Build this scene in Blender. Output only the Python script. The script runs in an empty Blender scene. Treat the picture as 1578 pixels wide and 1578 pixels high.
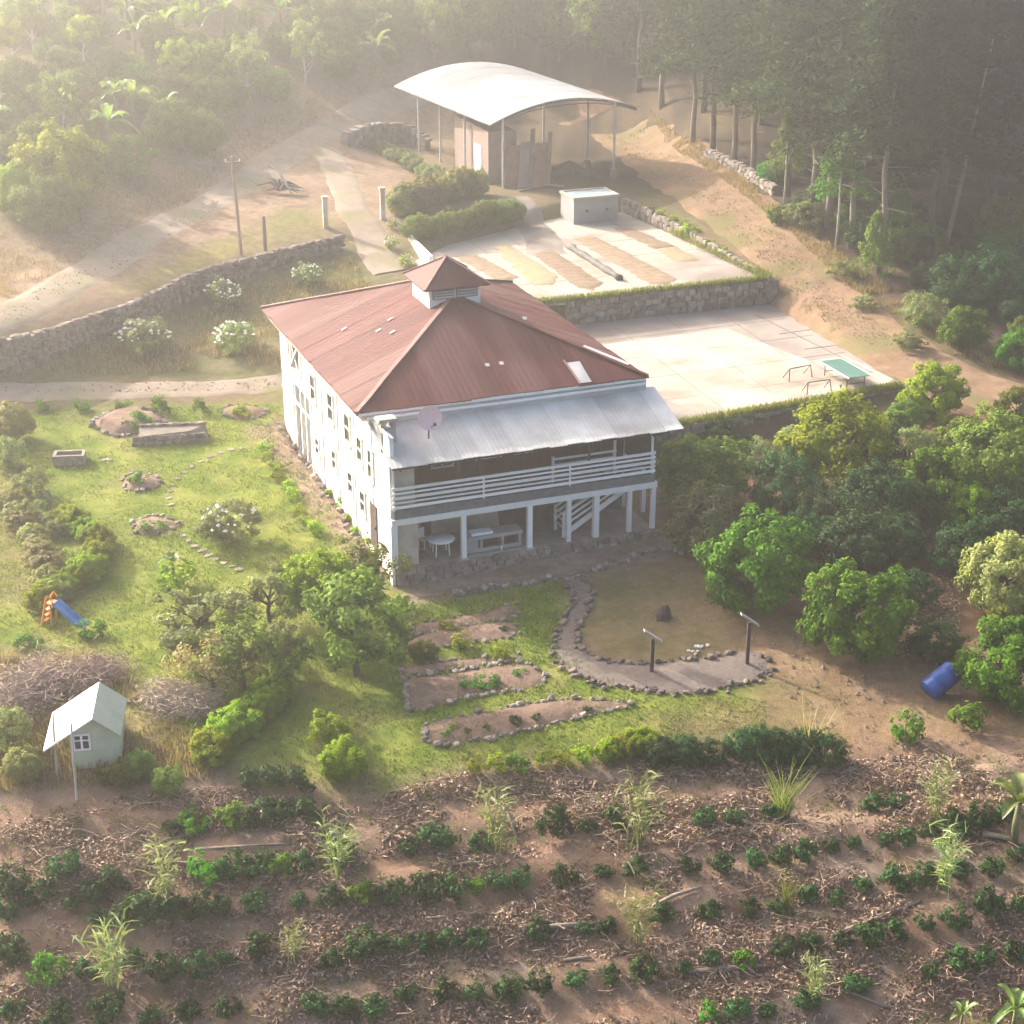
import bpy, bmesh, math, random
import numpy as np
from mathutils import Vector, Matrix

SC = bpy.context.scene
COL = SC.collection
RND = random.Random(11)
RNG = np.random.default_rng(11)

# ------------------------------------------------------------------ camera, world, sun, exposure
FPX, CAM_H, PITCH = 2700.0, 33.49, 0.3998          # focal length in photo pixels (1578 wide), height, look-down angle
cam_data = bpy.data.cameras.new('camera')
cam_data.sensor_width = 36.0
cam_data.lens = FPX / 1578.0 * 36.0
cam_data.clip_start = 0.5
cam_data.clip_end = 3000.0
cam = bpy.data.objects.new('camera', cam_data)
COL.objects.link(cam)
cam.location = (0, 0, CAM_H)
cam.rotation_euler = (math.pi / 2 - PITCH, 0, 0)
SC.camera = cam

SUN_ELEV = math.radians(27.0)
SUN_TO = Vector((0.76, -0.65, 0)).normalized()       # horizontal direction in which shadows fall
to_sun = Vector((-SUN_TO.x * math.cos(SUN_ELEV), -SUN_TO.y * math.cos(SUN_ELEV), math.sin(SUN_ELEV)))

world = bpy.data.worlds.new('World')
SC.world = world
world.use_nodes = True
wn = world.node_tree
sky_node = wn.nodes.new('ShaderNodeTexSky')
sky_node.sky_type = 'NISHITA'
sky_node.sun_disc = False
sky_node.sun_elevation = SUN_ELEV
sky_node.sun_rotation = math.atan2(to_sun.x, to_sun.y)
sky_node.air_density = 0.8
sky_node.dust_density = 7.0
sky_node.ozone_density = 0.3
wn.links.new(sky_node.outputs[0], wn.nodes['Background'].inputs[0])
wn.nodes['Background'].inputs[1].default_value = 0.15

sun_data = bpy.data.lights.new('sun', 'SUN')
sun_data.energy = 3.1
sun_data.angle = math.radians(0.8)
sun_data.color = (1.0, 0.95, 0.88)
sun = bpy.data.objects.new('sun', sun_data)
COL.objects.link(sun)
sun.rotation_euler = to_sun.to_track_quat('Z', 'Y').to_euler()
sun.location = (-40, 60, 60)

SC.view_settings.view_transform = 'Standard'
SC.view_settings.look = 'None'
SC.view_settings.exposure = 1.78
SC.view_settings.gamma = 1.0
SC.view_settings.use_curve_mapping = False
SC.cycles.max_bounces = 5
SC.cycles.diffuse_bounces = 3
SC.cycles.glossy_bounces = 2
SC.cycles.transmission_bounces = 3
SC.cycles.volume_bounces = 0
SC.cycles.use_adaptive_sampling = True
SC.cycles.adaptive_threshold = 0.02
SC.cycles.use_denoising = True
HAZE_DENSITY = 0.0022

# ------------------------------------------------------------------ pixels to places
def ray(px, py):
    u = (px - 789.0) / FPX
    w = -(py - 789.0) / FPX
    c, s = math.cos(PITCH), math.sin(PITCH)
    return np.array([u, c + w * s, -s + w * c])

def at(px, py, z):
    d = ray(px, py)
    return np.array([0, 0, CAM_H]) + d * ((z - CAM_H) / d[2])

def to_px(p):
    c, s = math.cos(PITCH), math.sin(PITCH)
    x, y, z = p[0], p[1], p[2] - CAM_H
    f = y * c - z * s
    return 789 + FPX * x / f, 789 - FPX * (y * s + z * c) / f

HX, HY, HYAW = -6.8635, 72.929, 0.3681               # farmhouse corner and turn
HC, HS = math.cos(HYAW), math.sin(HYAW)
UD, VD = np.array([HC, HS, 0]), np.array([-HS, HC, 0])
def hw(u, v, z=0.0):
    return np.array([HX + HC * u - HS * v, HY + HS * u + HC * v, z])
def hl(p):
    dx, dy = p[0] - HX, p[1] - HY
    return HC * dx + HS * dy, -HS * dx + HC * dy, p[2]

def plane_hit(px, py, P, d):
    """ray against the vertical plane through P along horizontal direction d"""
    r = ray(px, py)
    n = np.array([-d[1], d[0], 0])
    t = np.dot(n, P - np.array([0, 0, CAM_H])) / np.dot(n, r)
    return np.array([0, 0, CAM_H]) + r * t

# ------------------------------------------------------------------ noise
def vnoise(x, y, seed=0):
    xi, yi = np.floor(x).astype(np.int64), np.floor(y).astype(np.int64)
    xf, yf = x - xi, y - yi
    def h(a, b):
        n = (a * 374761393 + b * 668265263 + seed * 1442695041) & 0x7fffffff
        n = ((n ^ (n >> 13)) * 1274126177) & 0x7fffffff
        return ((n ^ (n >> 16)) & 0xffff) / 65535.0
    u, v = xf * xf * (3 - 2 * xf), yf * yf * (3 - 2 * yf)
    return (h(xi, yi) * (1 - u) + h(xi + 1, yi) * u) * (1 - v) + (h(xi, yi + 1) * (1 - u) + h(xi + 1, yi + 1) * u) * v
def fbm(x, y, seed=0, octs=4):
    a, s, t = 0.5, 0.0, 0.0
    for k in range(octs):
        s = s + a * vnoise(x * 2 ** k, y * 2 ** k, seed + k)
        t += a
        a *= 0.5
    return s / t

def poly_sd(px, py, poly):
    """signed distance to a polygon, negative inside (arrays)"""
    P = np.array([(float(q[0]), float(q[1])) for q in poly])
    d = np.full(px.shape, 1e9)
    ins = np.zeros(px.shape, bool)
    n = len(P)
    for i in range(n):
        a, b = P[i], P[(i + 1) % n]
        e = b - a
        t = np.clip(((px - a[0]) * e[0] + (py - a[1]) * e[1]) / max(e @ e, 1e-9), 0, 1)
        d = np.minimum(d, np.hypot(px - a[0] - t * e[0], py - a[1] - t * e[1]))
        c = (a[1] > py) != (b[1] > py)
        with np.errstate(divide='ignore', invalid='ignore'):
            xx = (b[0] - a[0]) * (py - a[1]) / (b[1] - a[1] if b[1] != a[1] else 1e-9) + a[0]
        ins ^= c & (px < xx)
    return np.where(ins, -d, d)

# ------------------------------------------------------------------ terrain heights
CTRL = [
 (0,1578,-4.7),(400,1578,-4.5),(789,1578,-4.3),(1200,1578,-4.1),(1578,1578,-3.9),
 (0,1400,-3.2),(400,1400,-3.0),(789,1400,-2.8),(1200,1400,-2.5),(1578,1400,-2.2),
 (0,1260,-1.9),(300,1250,-1.6),(600,1240,-1.4),(900,1230,-1.3),(1200,1215,-1.2),(1578,1225,-1.0),
 (130,1185,-1.2),(0,1100,-.8),(320,1190,-1.0),(660,1170,-.8),(1000,1160,-.8),(1300,1120,-.7),(1578,1110,-.5),
 (700,1060,-.4),(612,905,-.1),(900,1000,-.15),(1100,1040,-.4),(1005,835,.35),(850,880,.1),(1250,1010,-.3),(1420,1040,-.4),
 (1578,900,.3),(1400,860,.5),(1200,850,.4),(1050,800,.5),(1100,730,.9),(1250,700,1.3),(1400,700,1.6),(1578,720,1.6),
 (1578,620,2.2),(1480,600,2.4),(1250,660,1.4),(1120,680,1.2),
 (575,860,0),(500,760,.5),(438,655,1.0),(300,950,-.2),(150,950,-.2),(0,900,0),(400,1080,-.5),(250,800,.25),(100,700,.6),(0,700,.6),(300,690,.7),
 (0,625,1.2),(420,620,1.3),(0,595,1.5),(420,590,1.6),(200,600,1.5),
 (0,575,1.8),(200,545,2.0),(400,530,2.3),(300,480,2.6),(450,450,3.0),(560,430,3.4),(540,400,3.7),
 (0,505,4.0),(180,455,4.2),(370,385,4.6),(520,345,5.0),(590,380,4.4),(600,330,5.2),
 (0,440,4.5),(100,400,4.9),(250,310,5.5),(400,265,6.0),(480,215,6.3),(600,155,7.0),(560,240,5.7),(640,250,5.3),
 (250,380,4.9),(420,310,5.6),(0,350,6.2),(100,250,8.0),(250,200,8.5),(400,190,7.6),(520,120,8.8),(650,100,8.5),
 (0,150,11.0),(150,80,12.4),(350,60,12.0),(600,40,11.5),(0,0,15.0),(300,-40,15.5),(750,60,9.8),(750,-40,14.0),
 (900,150,7.3),(980,200,6.8),(1100,270,6.1),(1190,345,5.4),(1280,440,4.0),(1380,540,3.0),(1100,330,5.2),(1230,480,3.3),(1020,290,5.6),
 (1240,330,6.0),(1400,420,4.6),(1500,520,3.4),(1578,560,2.9),(1100,220,7.2),(1000,130,8.5),
 (720,300,5.0),(860,250,5.0),(960,290,4.7),(800,200,5.3),(870,330,4.3),
]
CTRL_W = [(-60,30,-9),(0,25,-9.5),(60,30,-8.5),(-60,60,-3),(-50,90,1),(-60,120,6),(-70,160,12),(-80,220,22),(0,220,22),(0,300,24),
 (-80,300,24),(80,300,24),(60,220,20),(60,170,14),(55,130,8),(50,100,4),(50,75,1.5),(55,55,-2),(35,150,11.5),(42,120,6),(100,120,12),(-100,100,4),(100,60,0),(-100,40,-6),(100,200,20),(-110,220,22)]
_c = [tuple(at(*c)) for c in CTRL] + CTRL_W
_C = np.array(_c, float)
def _tps(r2):
    return 0.5 * r2 * np.log(r2 + 1e-9)
def _fit(C, lam=6.0):
    n = len(C)
    r2 = (C[:, None, 0] - C[None, :, 0]) ** 2 + (C[:, None, 1] - C[None, :, 1]) ** 2
    A = np.zeros((n + 3, n + 3))
    A[:n, :n] = _tps(r2) + lam * np.eye(n)
    A[:n, n] = 1; A[:n, n + 1] = C[:, 0]; A[:n, n + 2] = C[:, 1]
    A[n:, :n] = A[:n, n:].T
    b = np.zeros(n + 3); b[:n] = C[:, 2]
    return np.linalg.solve(A, b)
_w = _fit(_C)
GX0, GY0, GS = -120.0, 20.0, 0.5
_gx = np.arange(GX0, 120.01, GS); _gy = np.arange(GY0, 320.01, GS)
GXX, GYY = np.meshgrid(_gx, _gy, indexing='ij')
HG = _w[-3] + _w[-2] * GXX + _w[-1] * GYY
for k in range(len(_C)):
    HG += _w[k] * _tps((GXX - _C[k, 0]) ** 2 + (GYY - _C[k, 1]) ** 2)

COURT_Z, TERR_Z, SHED_Z = 2.6, 4.1, 5.0
COURT = [hw(14.5, 4.9), hw(32.7, 6.4), hw(34.0, 23.5), hw(14.5, 23.7)]
TERRACE = [at(700, 478, TERR_Z), at(850, 466, TERR_Z), at(1182, 432, TERR_Z), at(958, 325, TERR_Z), at(870, 333, TERR_Z),
           at(790, 352, TERR_Z), at(690, 378, TERR_Z), at(640, 402, TERR_Z)]
TERRACE[0] = hw(13.0, 23.8); TERRACE[1] = hw(20, 23.75); TERRACE[2] = hw(33.7, 23.55)
SHED_PAD = [at(712, 292, SHED_Z), at(800, 308, SHED_Z), at(955, 296, SHED_Z), at(985, 240, SHED_Z), at(940, 205, SHED_Z), at(830, 185, SHED_Z), at(700, 195, SHED_Z), at(642, 236, SHED_Z)]
HOUSE_PAD = [hw(.9, -2.1), hw(13.5, -2.1), hw(13.5, 16.5), hw(.9, 16.5)]
def _pad(poly, z, soft):
    global HG
    d = poly_sd(GXX, GYY, poly)
    w = np.clip(d / soft, 0, 1); w = w * w * (3 - 2 * w)
    HG = np.where(d < 0, z, HG * w + z * (1 - w))
_pad(SHED_PAD, SHED_Z, 6.0)
_pad(TERRACE, TERR_Z - .08, .6)
_pad(COURT, COURT_Z - .08, .6)
_pad(HOUSE_PAD, .2, .5)
# roughness of the ground: clods in the coffee field, gentle waves elsewhere
_cof = poly_sd(GXX, GYY, [at(-200, 1225, -1.7), at(300, 1230, -1.6), at(700, 1200, -1.3), at(1290, 1165, -1.1), at(1800, 1150, -1.0), at(2200, 1700, -4.5), at(-600, 1700, -4.5)])
_cw = np.clip(-_cof / 1.5, 0, 1)
_row = np.sin((GYY - 0.12 * GXX) * 2 * math.pi / 2.15)
_keep = np.clip(np.minimum.reduce([poly_sd(GXX, GYY, P) for P in (COURT, TERRACE, SHED_PAD, HOUSE_PAD)]) / 2.0, 0, 1)
HG = HG + _keep * ((fbm(GXX * .35, GYY * .35, 3) - .5) * .22 + _cw * ((fbm(GXX * 1.1, GYY * 1.1, 8) - .5) * .34 + .10 * _row))
FAR = np.clip((GYY - 150) / 25, 0, 1) * np.clip((20 - GXX) / 20, 0, 1)
HG = HG + FAR * (fbm(GXX * .09, GYY * .09, 21) - .5) * 2.2

def H(x, y):
    x = np.asarray(x, float); y = np.asarray(y, float)
    fx = np.clip((x - GX0) / GS, 0, HG.shape[0] - 1.001); fy = np.clip((y - GY0) / GS, 0, HG.shape[1] - 1.001)
    i, j = fx.astype(int), fy.astype(int)
    a, b = fx - i, fy - j
    return (HG[i, j] * (1 - a) + HG[i + 1, j] * a) * (1 - b) + (HG[i, j + 1] * (1 - a) + HG[i + 1, j + 1] * a) * b

_T = np.concatenate([np.arange(35, 150, .25), np.arange(150, 330, .8)])
def G(px, py):
    """where the ray through a photo pixel meets the ground"""
    d = ray(px, py)
    L = np.array([0, 0, CAM_H])[None, :] + _T[:, None] * d[None, :]
    gap = L[:, 2] - H(L[:, 0], L[:, 1])
    k = np.argmax(gap < 0)
    if gap[k] >= 0:
        k = len(_T) - 1
    k = max(k, 1)
    f = gap[k - 1] / max(gap[k - 1] - gap[k], 1e-6)
    p = L[k - 1] + (L[k] - L[k - 1]) * min(max(f, 0), 1)
    p[2] = float(H(p[0], p[1]))
    return p
def px_per_m(p):
    return FPX / float(np.linalg.norm(np.asarray(p) - np.array([0, 0, CAM_H])))

# ------------------------------------------------------------------ mesh helpers
class MB:
    def __init__(s): s.v = []; s.f = []; s.t = []
    def add(s, verts, faces, tint=None):
        o = len(s.v); s.v += [tuple(map(float, p)) for p in verts]; s.f += [tuple(i + o for i in f) for f in faces]
        if tint is not None: s.t += [tint] * len(faces)
        return s
    def box(s, x0, x1, y0, y1, z0, z1):
        s.add([(x0,y0,z0),(x1,y0,z0),(x1,y1,z0),(x0,y1,z0),(x0,y0,z1),(x1,y0,z1),(x1,y1,z1),(x0,y1,z1)],
              [(0,3,2,1),(4,5,6,7),(0,1,5,4),(1,2,6,5),(2,3,7,6),(3,0,4,7)]); return s
    def beam(s, a, b, w, h, up=(0,0,1)):
        a, b, up = Vector(a), Vector(b), Vector(up)
        d = (b - a).normalized(); sd = d.cross(up)
        if sd.length < 1e-4: sd = d.cross(Vector((1,0,0)))
        sd.normalize(); u2 = sd.cross(d).normalized()
        vs = []
        for p in (a, b):
            for i, j in ((-1,-1),(1,-1),(1,1),(-1,1)): vs.append(p + sd * (i * w / 2) + u2 * (j * h / 2))
        s.add(vs, [(0,1,2,3),(7,6,5,4),(0,4,5,1),(1,5,6,2),(2,6,7,3),(3,7,4,0)]); return s
    def tube(s, pts, rad, n=8, cap=True):
        pts = [Vector(p) for p in pts]; rings = []
        if not hasattr(rad, '__len__'): rad = [rad] * len(pts)
        o = len(s.v)
        for i, p in enumerate(pts):
            d = (pts[min(i + 1, len(pts) - 1)] - pts[max(i - 1, 0)]).normalized()
            a = d.cross(Vector((0.31, 0.95, 0.05)))
            if a.length < 1e-3: a = d.cross(Vector((1, 0, 0)))
            a.normalize(); b = d.cross(a)
            for k in range(n):
                th = 2 * math.pi * k / n
                s.v.append(tuple(p + (a * math.cos(th) + b * math.sin(th)) * rad[i]))
        for i in range(len(pts) - 1):
            for k in range(n):
                s.f.append((o + i*n + k, o + i*n + (k+1) % n, o + (i+1)*n + (k+1) % n, o + (i+1)*n + k))
        if cap:
            s.f.append(tuple(o + k for k in range(n))[::-1]); s.f.append(tuple(o + (len(pts)-1)*n + k for k in range(n)))
        return s
    def lathe(s, prof, n=20, c=(0,0,0)):
        o = len(s.v)
        for r, z in prof:
            for k in range(n):
                th = 2 * math.pi * k / n
                s.v.append((c[0] + r * math.cos(th), c[1] + r * math.sin(th), c[2] + z))
        for i in range(len(prof) - 1):
            for k in range(n):
                s.f.append((o + i*n + k, o + i*n + (k+1) % n, o + (i+1)*n + (k+1) % n, o + (i+1)*n + k))
        return s
    def mesh(s, name, mat, smooth=False):
        me = bpy.data.meshes.new(name)
        me.from_pydata(s.v, [], s.f)
        if mat: me.materials.append(mat)
        if smooth: me.polygons.foreach_set('use_smooth', [True] * len(me.polygons))
        if s.t and len(s.t) == len(s.f):
            a = me.attributes.new('tint', 'FLOAT', 'FACE'); a.data.foreach_set('value', s.t)
        me.update()
        return me
    def build(s, name, mat, parent=None, smooth=False):
        return link(name, s.mesh(name, mat, smooth), parent)

def link(name, me, parent=None):
    o = bpy.data.objects.new(name, me)
    COL.objects.link(o)
    if parent is not None: o.parent = parent
    return o
def tag(o, label=None, cat=None, group=None, kind=None):
    if label: o['label'] = label
    if cat: o['category'] = cat
    if group: o['group'] = group
    if kind: o['kind'] = kind
    return o
def thing(name, label, cat, loc=(0,0,0), rz=0.0, group=None):
    o = bpy.data.objects.new(name, None)
    o.empty_display_size = .3
    COL.objects.link(o)
    o.location = tuple(map(float, loc)); o.rotation_euler = (0, 0, rz)
    return tag(o, label, cat, group)
def quadmesh(name, V, F, mat, tint=None, smooth=False):
    """fast mesh of quads from arrays"""
    me = bpy.data.meshes.new(name)
    n, m = len(V), len(F)
    me.vertices.add(n); me.vertices.foreach_set('co', np.asarray(V, np.float32).ravel())
    me.loops.add(m * 4); me.loops.foreach_set('vertex_index', np.asarray(F, np.int32).ravel())
    me.polygons.add(m); me.polygons.foreach_set('loop_start', np.arange(0, m * 4, 4, dtype=np.int32))
    me.polygons.foreach_set('loop_total', np.full(m, 4, np.int32))
    if smooth: me.polygons.foreach_set('use_smooth', np.ones(m, bool))
    if mat: me.materials.append(mat)
    if tint is not None:
        a = me.attributes.new('tint', 'FLOAT', 'FACE'); a.data.foreach_set('value', np.asarray(tint, np.float32))
    me.update(calc_edges=True); me.validate()
    return me

ORD = ['first','second','third','fourth','fifth','sixth','seventh','eighth','ninth','tenth','eleventh','twelfth','thirteenth','fourteenth','fifteenth','sixteenth','seventeenth','eighteenth','nineteenth','twentieth']
def ordinal(i):
    if i == 99: return 'hundredth'
    if i > 99: return 'hundred-and-' + ordinal(i - 100)
    if i < 20: return ORD[i]
    t, u = divmod(i + 1, 10)
    tens = {2:'twenty',3:'thirty',4:'forty',5:'fifty',6:'sixty',7:'seventy',8:'eighty',9:'ninety'}[t]
    if u == 0: return tens[:-1] + 'ieth'
    return tens + '-' + ORD[u - 1]

# ------------------------------------------------------------------ materials
def _new(name):
    m = bpy.data.materials.new(name); m.use_nodes = True
    nt = m.node_tree
    for n in list(nt.nodes): nt.nodes.remove(n)
    out = nt.nodes.new('ShaderNodeOutputMaterial')
    return m, nt, out
def _noise(nt, scale, detail=6, rough=.6, vec=None):
    n = nt.nodes.new('ShaderNodeTexNoise'); n.inputs['Scale'].default_value = scale
    n.inputs['Detail'].default_value = detail; n.inputs['Roughness'].default_value = rough
    if vec is not None: nt.links.new(vec, n.inputs['Vector'])
    return n
def _ramp(nt, fac, stops):
    r = nt.nodes.new('ShaderNodeValToRGB')
    while len(r.color_ramp.elements) < len(stops): r.color_ramp.elements.new(.5)
    for e, (p, c) in zip(r.color_ramp.elements, stops):
        e.position = p; e.color = (*c, 1) if len(c) == 3 else c
    nt.links.new(fac, r.inputs[0]); return r
def _mix(nt, a, b, fac, mode='MIX'):
    m = nt.nodes.new('ShaderNodeMix'); m.data_type = 'RGBA'; m.blend_type = mode
    for sock, val in ((m.inputs[0], fac), (m.inputs[6], a), (m.inputs[7], b)):
        if hasattr(val, 'links') or isinstance(val, bpy.types.NodeSocket): nt.links.new(val, sock)
        elif isinstance(val, (tuple, list)): sock.default_value = (*val, 1) if len(val) == 3 else val
        else: sock.default_value = val
    return m.outputs[2]
def surf(name, c1, c2, scale=2.0, rough=.8, bump=.2, bscale=None, world=True, rand=.12, stops=(.35,.65), metal=0.0, spec=.3, stretch=None, c3=None):
    """two-tone noisy surface; per-object brightness jitter; relief"""
    m, nt, out = _new(name)
    p = nt.nodes.new('ShaderNodeBsdfPrincipled')
    tc = nt.nodes.new('ShaderNodeTexCoord'); ge = nt.nodes.new('ShaderNodeNewGeometry')
    vec = ge.outputs['Position'] if world else tc.outputs['Object']
    if stretch:
        mp = nt.nodes.new('ShaderNodeMapping'); mp.inputs['Scale'].default_value = stretch
        nt.links.new(vec, mp.inputs[0]); vec = mp.outputs[0]
    n1 = _noise(nt, scale, 8, .65, vec)
    col = _ramp(nt, n1.outputs['Fac'], [(stops[0], c1), (stops[1], c2)]).outputs[0]
    if c3:
        n3 = _noise(nt, scale * .27, 4, .6, vec)
        f3 = _ramp(nt, n3.outputs['Fac'], [(.5, (0,0,0)), (.62, (1,1,1))]).outputs[0]
        col = _mix(nt, col, c3, f3)
    if rand:
        oi = nt.nodes.new('ShaderNodeObjectInfo')
        mr = nt.nodes.new('ShaderNodeMapRange'); mr.inputs[3].default_value = 1 - rand; mr.inputs[4].default_value = 1 + rand
        nt.links.new(oi.outputs['Random'], mr.inputs[0])
        cb = nt.nodes.new('ShaderNodeCombineColor')
        for k in range(3): nt.links.new(mr.outputs[0], cb.inputs[k])
        col = _mix(nt, col, cb.outputs[0], 1.0, 'MULTIPLY')
    nt.links.new(col, p.inputs['Base Color'])
    p.inputs['Roughness'].default_value = rough; p.inputs['Metallic'].default_value = metal
    p.inputs['Specular IOR Level'].default_value = spec
    if bump:
        nb = _noise(nt, bscale or scale * 3, 6, .6, vec)
        bp = nt.nodes.new('ShaderNodeBump'); bp.inputs['Strength'].default_value = bump; bp.inputs['Distance'].default_value = .05
        nt.links.new(nb.outputs['Fac'], bp.inputs['Height']); nt.links.new(bp.outputs[0], p.inputs['Normal'])
    nt.links.new(p.outputs[0], out.inputs['Surface'])
    return m
def leaf(name, dark, light, trans=.35, rough=.5, spec=.35, hue=.03, val=.25):
    """foliage: colour runs dark to light with the per-leaf tint, hue and value shift per plant, light passes through"""
    m, nt, out = _new(name)
    at_ = nt.nodes.new('ShaderNodeAttribute'); at_.attribute_name = 'tint'
    col = _ramp(nt, at_.outputs['Fac'], [(0.0, dark), (1.0, light)]).outputs[0]
    oi = nt.nodes.new('ShaderNodeObjectInfo')
    hs = nt.nodes.new('ShaderNodeHueSaturation')
    a = nt.nodes.new('ShaderNodeMapRange'); a.inputs[3].default_value = .5 - hue; a.inputs[4].default_value = .5 + hue
    b = nt.nodes.new('ShaderNodeMapRange'); b.inputs[3].default_value = 1 - val; b.inputs[4].default_value = 1 + val
    nt.links.new(oi.outputs['Random'], a.inputs[0]); nt.links.new(oi.outputs['Random'], b.inputs[0])
    nt.links.new(a.outputs[0], hs.inputs['Hue']); nt.links.new(b.outputs[0], hs.inputs['Value']); nt.links.new(col, hs.inputs['Color'])
    p = nt.nodes.new('ShaderNodeBsdfPrincipled')
    nt.links.new(hs.outputs[0], p.inputs['Base Color']); p.inputs['Roughness'].default_value = rough
    p.inputs['Specular IOR Level'].default_value = spec
    t = nt.nodes.new('ShaderNodeBsdfTranslucent')
    tc = _mix(nt, hs.outputs[0], (1.0, 1.0, .35), .999, 'MULTIPLY')
    br = nt.nodes.new('ShaderNodeBrightContrast'); br.inputs[1].default_value = .02
    nt.links.new(tc, br.inputs[0]); nt.links.new(br.outputs[0], t.inputs[0])
    mx = nt.nodes.new('ShaderNodeMixShader'); mx.inputs[0].default_value = trans
    nt.links.new(p.outputs[0], mx.inputs[1]); nt.links.new(t.outputs[0], mx.inputs[2]); nt.links.new(mx.outputs[0], out.inputs['Surface'])
    return m

M = {}
M['white'] = surf('white_paint', (.74,.73,.70), (.84,.83,.80), 1.6, .6, .06, c3=(.64,.60,.54))
M['white_clean'] = surf('white_trim', (.76,.75,.73), (.84,.83,.81), 3, .55, .03)
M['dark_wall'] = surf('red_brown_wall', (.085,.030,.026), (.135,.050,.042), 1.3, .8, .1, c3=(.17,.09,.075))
M['plaster'] = surf('beige_plaster', (.46,.40,.33), (.58,.52,.44), 1.1, .9, .12, c3=(.36,.30,.24))
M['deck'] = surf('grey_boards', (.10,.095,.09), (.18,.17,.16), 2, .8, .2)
M['fascia'] = surf('dark_fascia', (.10,.105,.11), (.17,.17,.175), 4, .8, .1)
M['glass'] = surf('dark_glass', (.015,.017,.02), (.03,.033,.037), 2, .08, 0, spec=.6)
M['rust'] = surf('rusty_red_roof', (.074,.0205,.018), (.112,.034,.029), .9, .68, .12, bscale=9, rand=.10, c3=(.128,.054,.046), stretch=(1.6,.22,.3), world=False, spec=.15)
M['rust_side'] = surf('rusty_red_roof_side', (.074,.0215,.019), (.112,.035,.030), .9, .68, .12, bscale=9, rand=.10, c3=(.128,.056,.048), stretch=(.22,1.6,.3), world=False, spec=.15)
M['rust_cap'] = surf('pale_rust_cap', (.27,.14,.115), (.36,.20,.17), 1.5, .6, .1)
M['zinc'] = surf('zinc_sheet', (.44,.43,.405), (.57,.56,.53), .8, .75, .05, rand=.16, spec=.12, c3=(.38,.37,.35))
M['zinc_old'] = surf('weathered_zinc', (.40,.40,.395), (.54,.54,.53), 1.2, .55, .05)
M['shed_roof'] = surf('pale_metal_roof', (.25,.262,.275), (.31,.32,.335), .3, .9, .03, rand=.03, spec=.08, c3=(.21,.215,.22))
M['stone'] = surf('field_stone', (.15,.12,.10), (.30,.255,.215), 2.6, .95, .5, bscale=7, rand=.35)
M['stone_pale'] = surf('pale_stone', (.27,.245,.21), (.42,.385,.335), 3, .9, .4, rand=.25)
M['mortar'] = surf('mortar', (.16,.13,.105), (.25,.21,.175), 1.5, .95, .5)
M['concrete'] = surf('concrete', (.25,.21,.185), (.32,.28,.245), .5, .95, .15, bscale=6, c3=(.21,.175,.15), spec=.08)
M['concrete_pale'] = surf('pale_concrete', (.345,.30,.25), (.43,.385,.325), .45, .95, .12, bscale=6, c3=(.27,.215,.17), spec=.08)
M['concrete_grey'] = surf('grey_concrete', (.27,.27,.265), (.37,.37,.36), .8, .9, .15)
M['beans'] = surf('drying_coffee', (.20,.14,.09), (.28,.205,.14), 3.0, .95, .6, bscale=25, rand=.16)
M['beans_pale'] = surf('drying_parchment', (.25,.20,.12), (.32,.265,.165), 3.0, .95, .6, bscale=25, rand=.08)
M['tarp'] = surf('dark_tarp', (.07,.065,.06), (.16,.14,.13), 3, .8, .4)
M['wood'] = surf('weathered_wood', (.20,.145,.10), (.34,.26,.19), 2, .85, .3, stretch=(1,1,.25))
M['wood_dark'] = surf('dark_wood', (.045,.03,.025), (.09,.065,.05), 3, .8, .2)
M['board_tan'] = surf('tan_board', (.25,.145,.09), (.34,.21,.135), 1.5, .8, .15)
M['panel_pink'] = surf('pinkish_panel', (.27,.195,.16), (.35,.26,.215), .9, .85, .1)
M['bark'] = surf('bark', (.075,.056,.042), (.155,.12,.09), 3.5, .95, .6, bscale=10, stretch=(1,1,.3))
M['bark_pale'] = surf('pale_bark', (.34,.31,.27), (.55,.51,.46), 2.5, .9, .5, stretch=(1,1,.25))
M['stone_dark'] = surf('dark_garden_rock', (.105,.08,.065), (.21,.17,.14), 3, .95, .5, bscale=7, rand=.35)
M['soil'] = surf('bed_soil', (.15,.095,.065), (.25,.165,.12), 2.2, 1.0, .7, bscale=8)
M['gravel'] = surf('gravel', (.125,.098,.08), (.205,.165,.14), 5, 1.0, .7, bscale=18, rand=0)
M['road'] = surf('dirt_road', (.235,.185,.14), (.335,.27,.21), .7, 1.0, .6, bscale=5, rand=0, c3=(.23,.20,.12), spec=.05)
M['track'] = surf('red_dirt', (.18,.115,.072), (.30,.20,.13), .9, .98, .8, bscale=5, rand=0, c3=(.17,.145,.07), spec=.05)
M['bark_mid'] = surf('greyish_bark', (.15,.125,.10), (.26,.22,.18), 3, .95, .5, stretch=(1,1,.3))
M['white_stone'] = surf('white_stone', (.62,.60,.55), (.75,.73,.68), 4, .9, .2)
M['tin_shade'] = surf('shaded_green_grey_tin', (.26,.30,.23), (.34,.38,.30), 1.5, .6, .1)  # cottage's right roof slope, its shade put into the grey-green tin colour
M['log'] = surf('old_log', (.20,.155,.12), (.33,.265,.21), 3, .95, .5, stretch=(1,1,.4))
M['bstem'] = surf('banana_stem', (.12,.13,.06), (.22,.21,.11), 3, .7, .2)
M['stick'] = surf('dry_sticks', (.23,.165,.12), (.40,.30,.22), 2, .95, .2, rand=0)
M['litter'] = leaf('dry_leaves', (.15,.09,.062), (.53,.395,.29), .12, .9, .1, .02, .1)
M['grassleaf'] = leaf('grass_blades', (.10,.145,.026), (.25,.31,.06), .4, .8, .1)
M['grassdry'] = leaf('dry_grass', (.20,.15,.07), (.48,.39,.22), .35, .85, .1)
M['citrus'] = leaf('citrus_leaves', (.030,.105,.006), (.150,.335,.018), .42, .65, .1)
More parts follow.
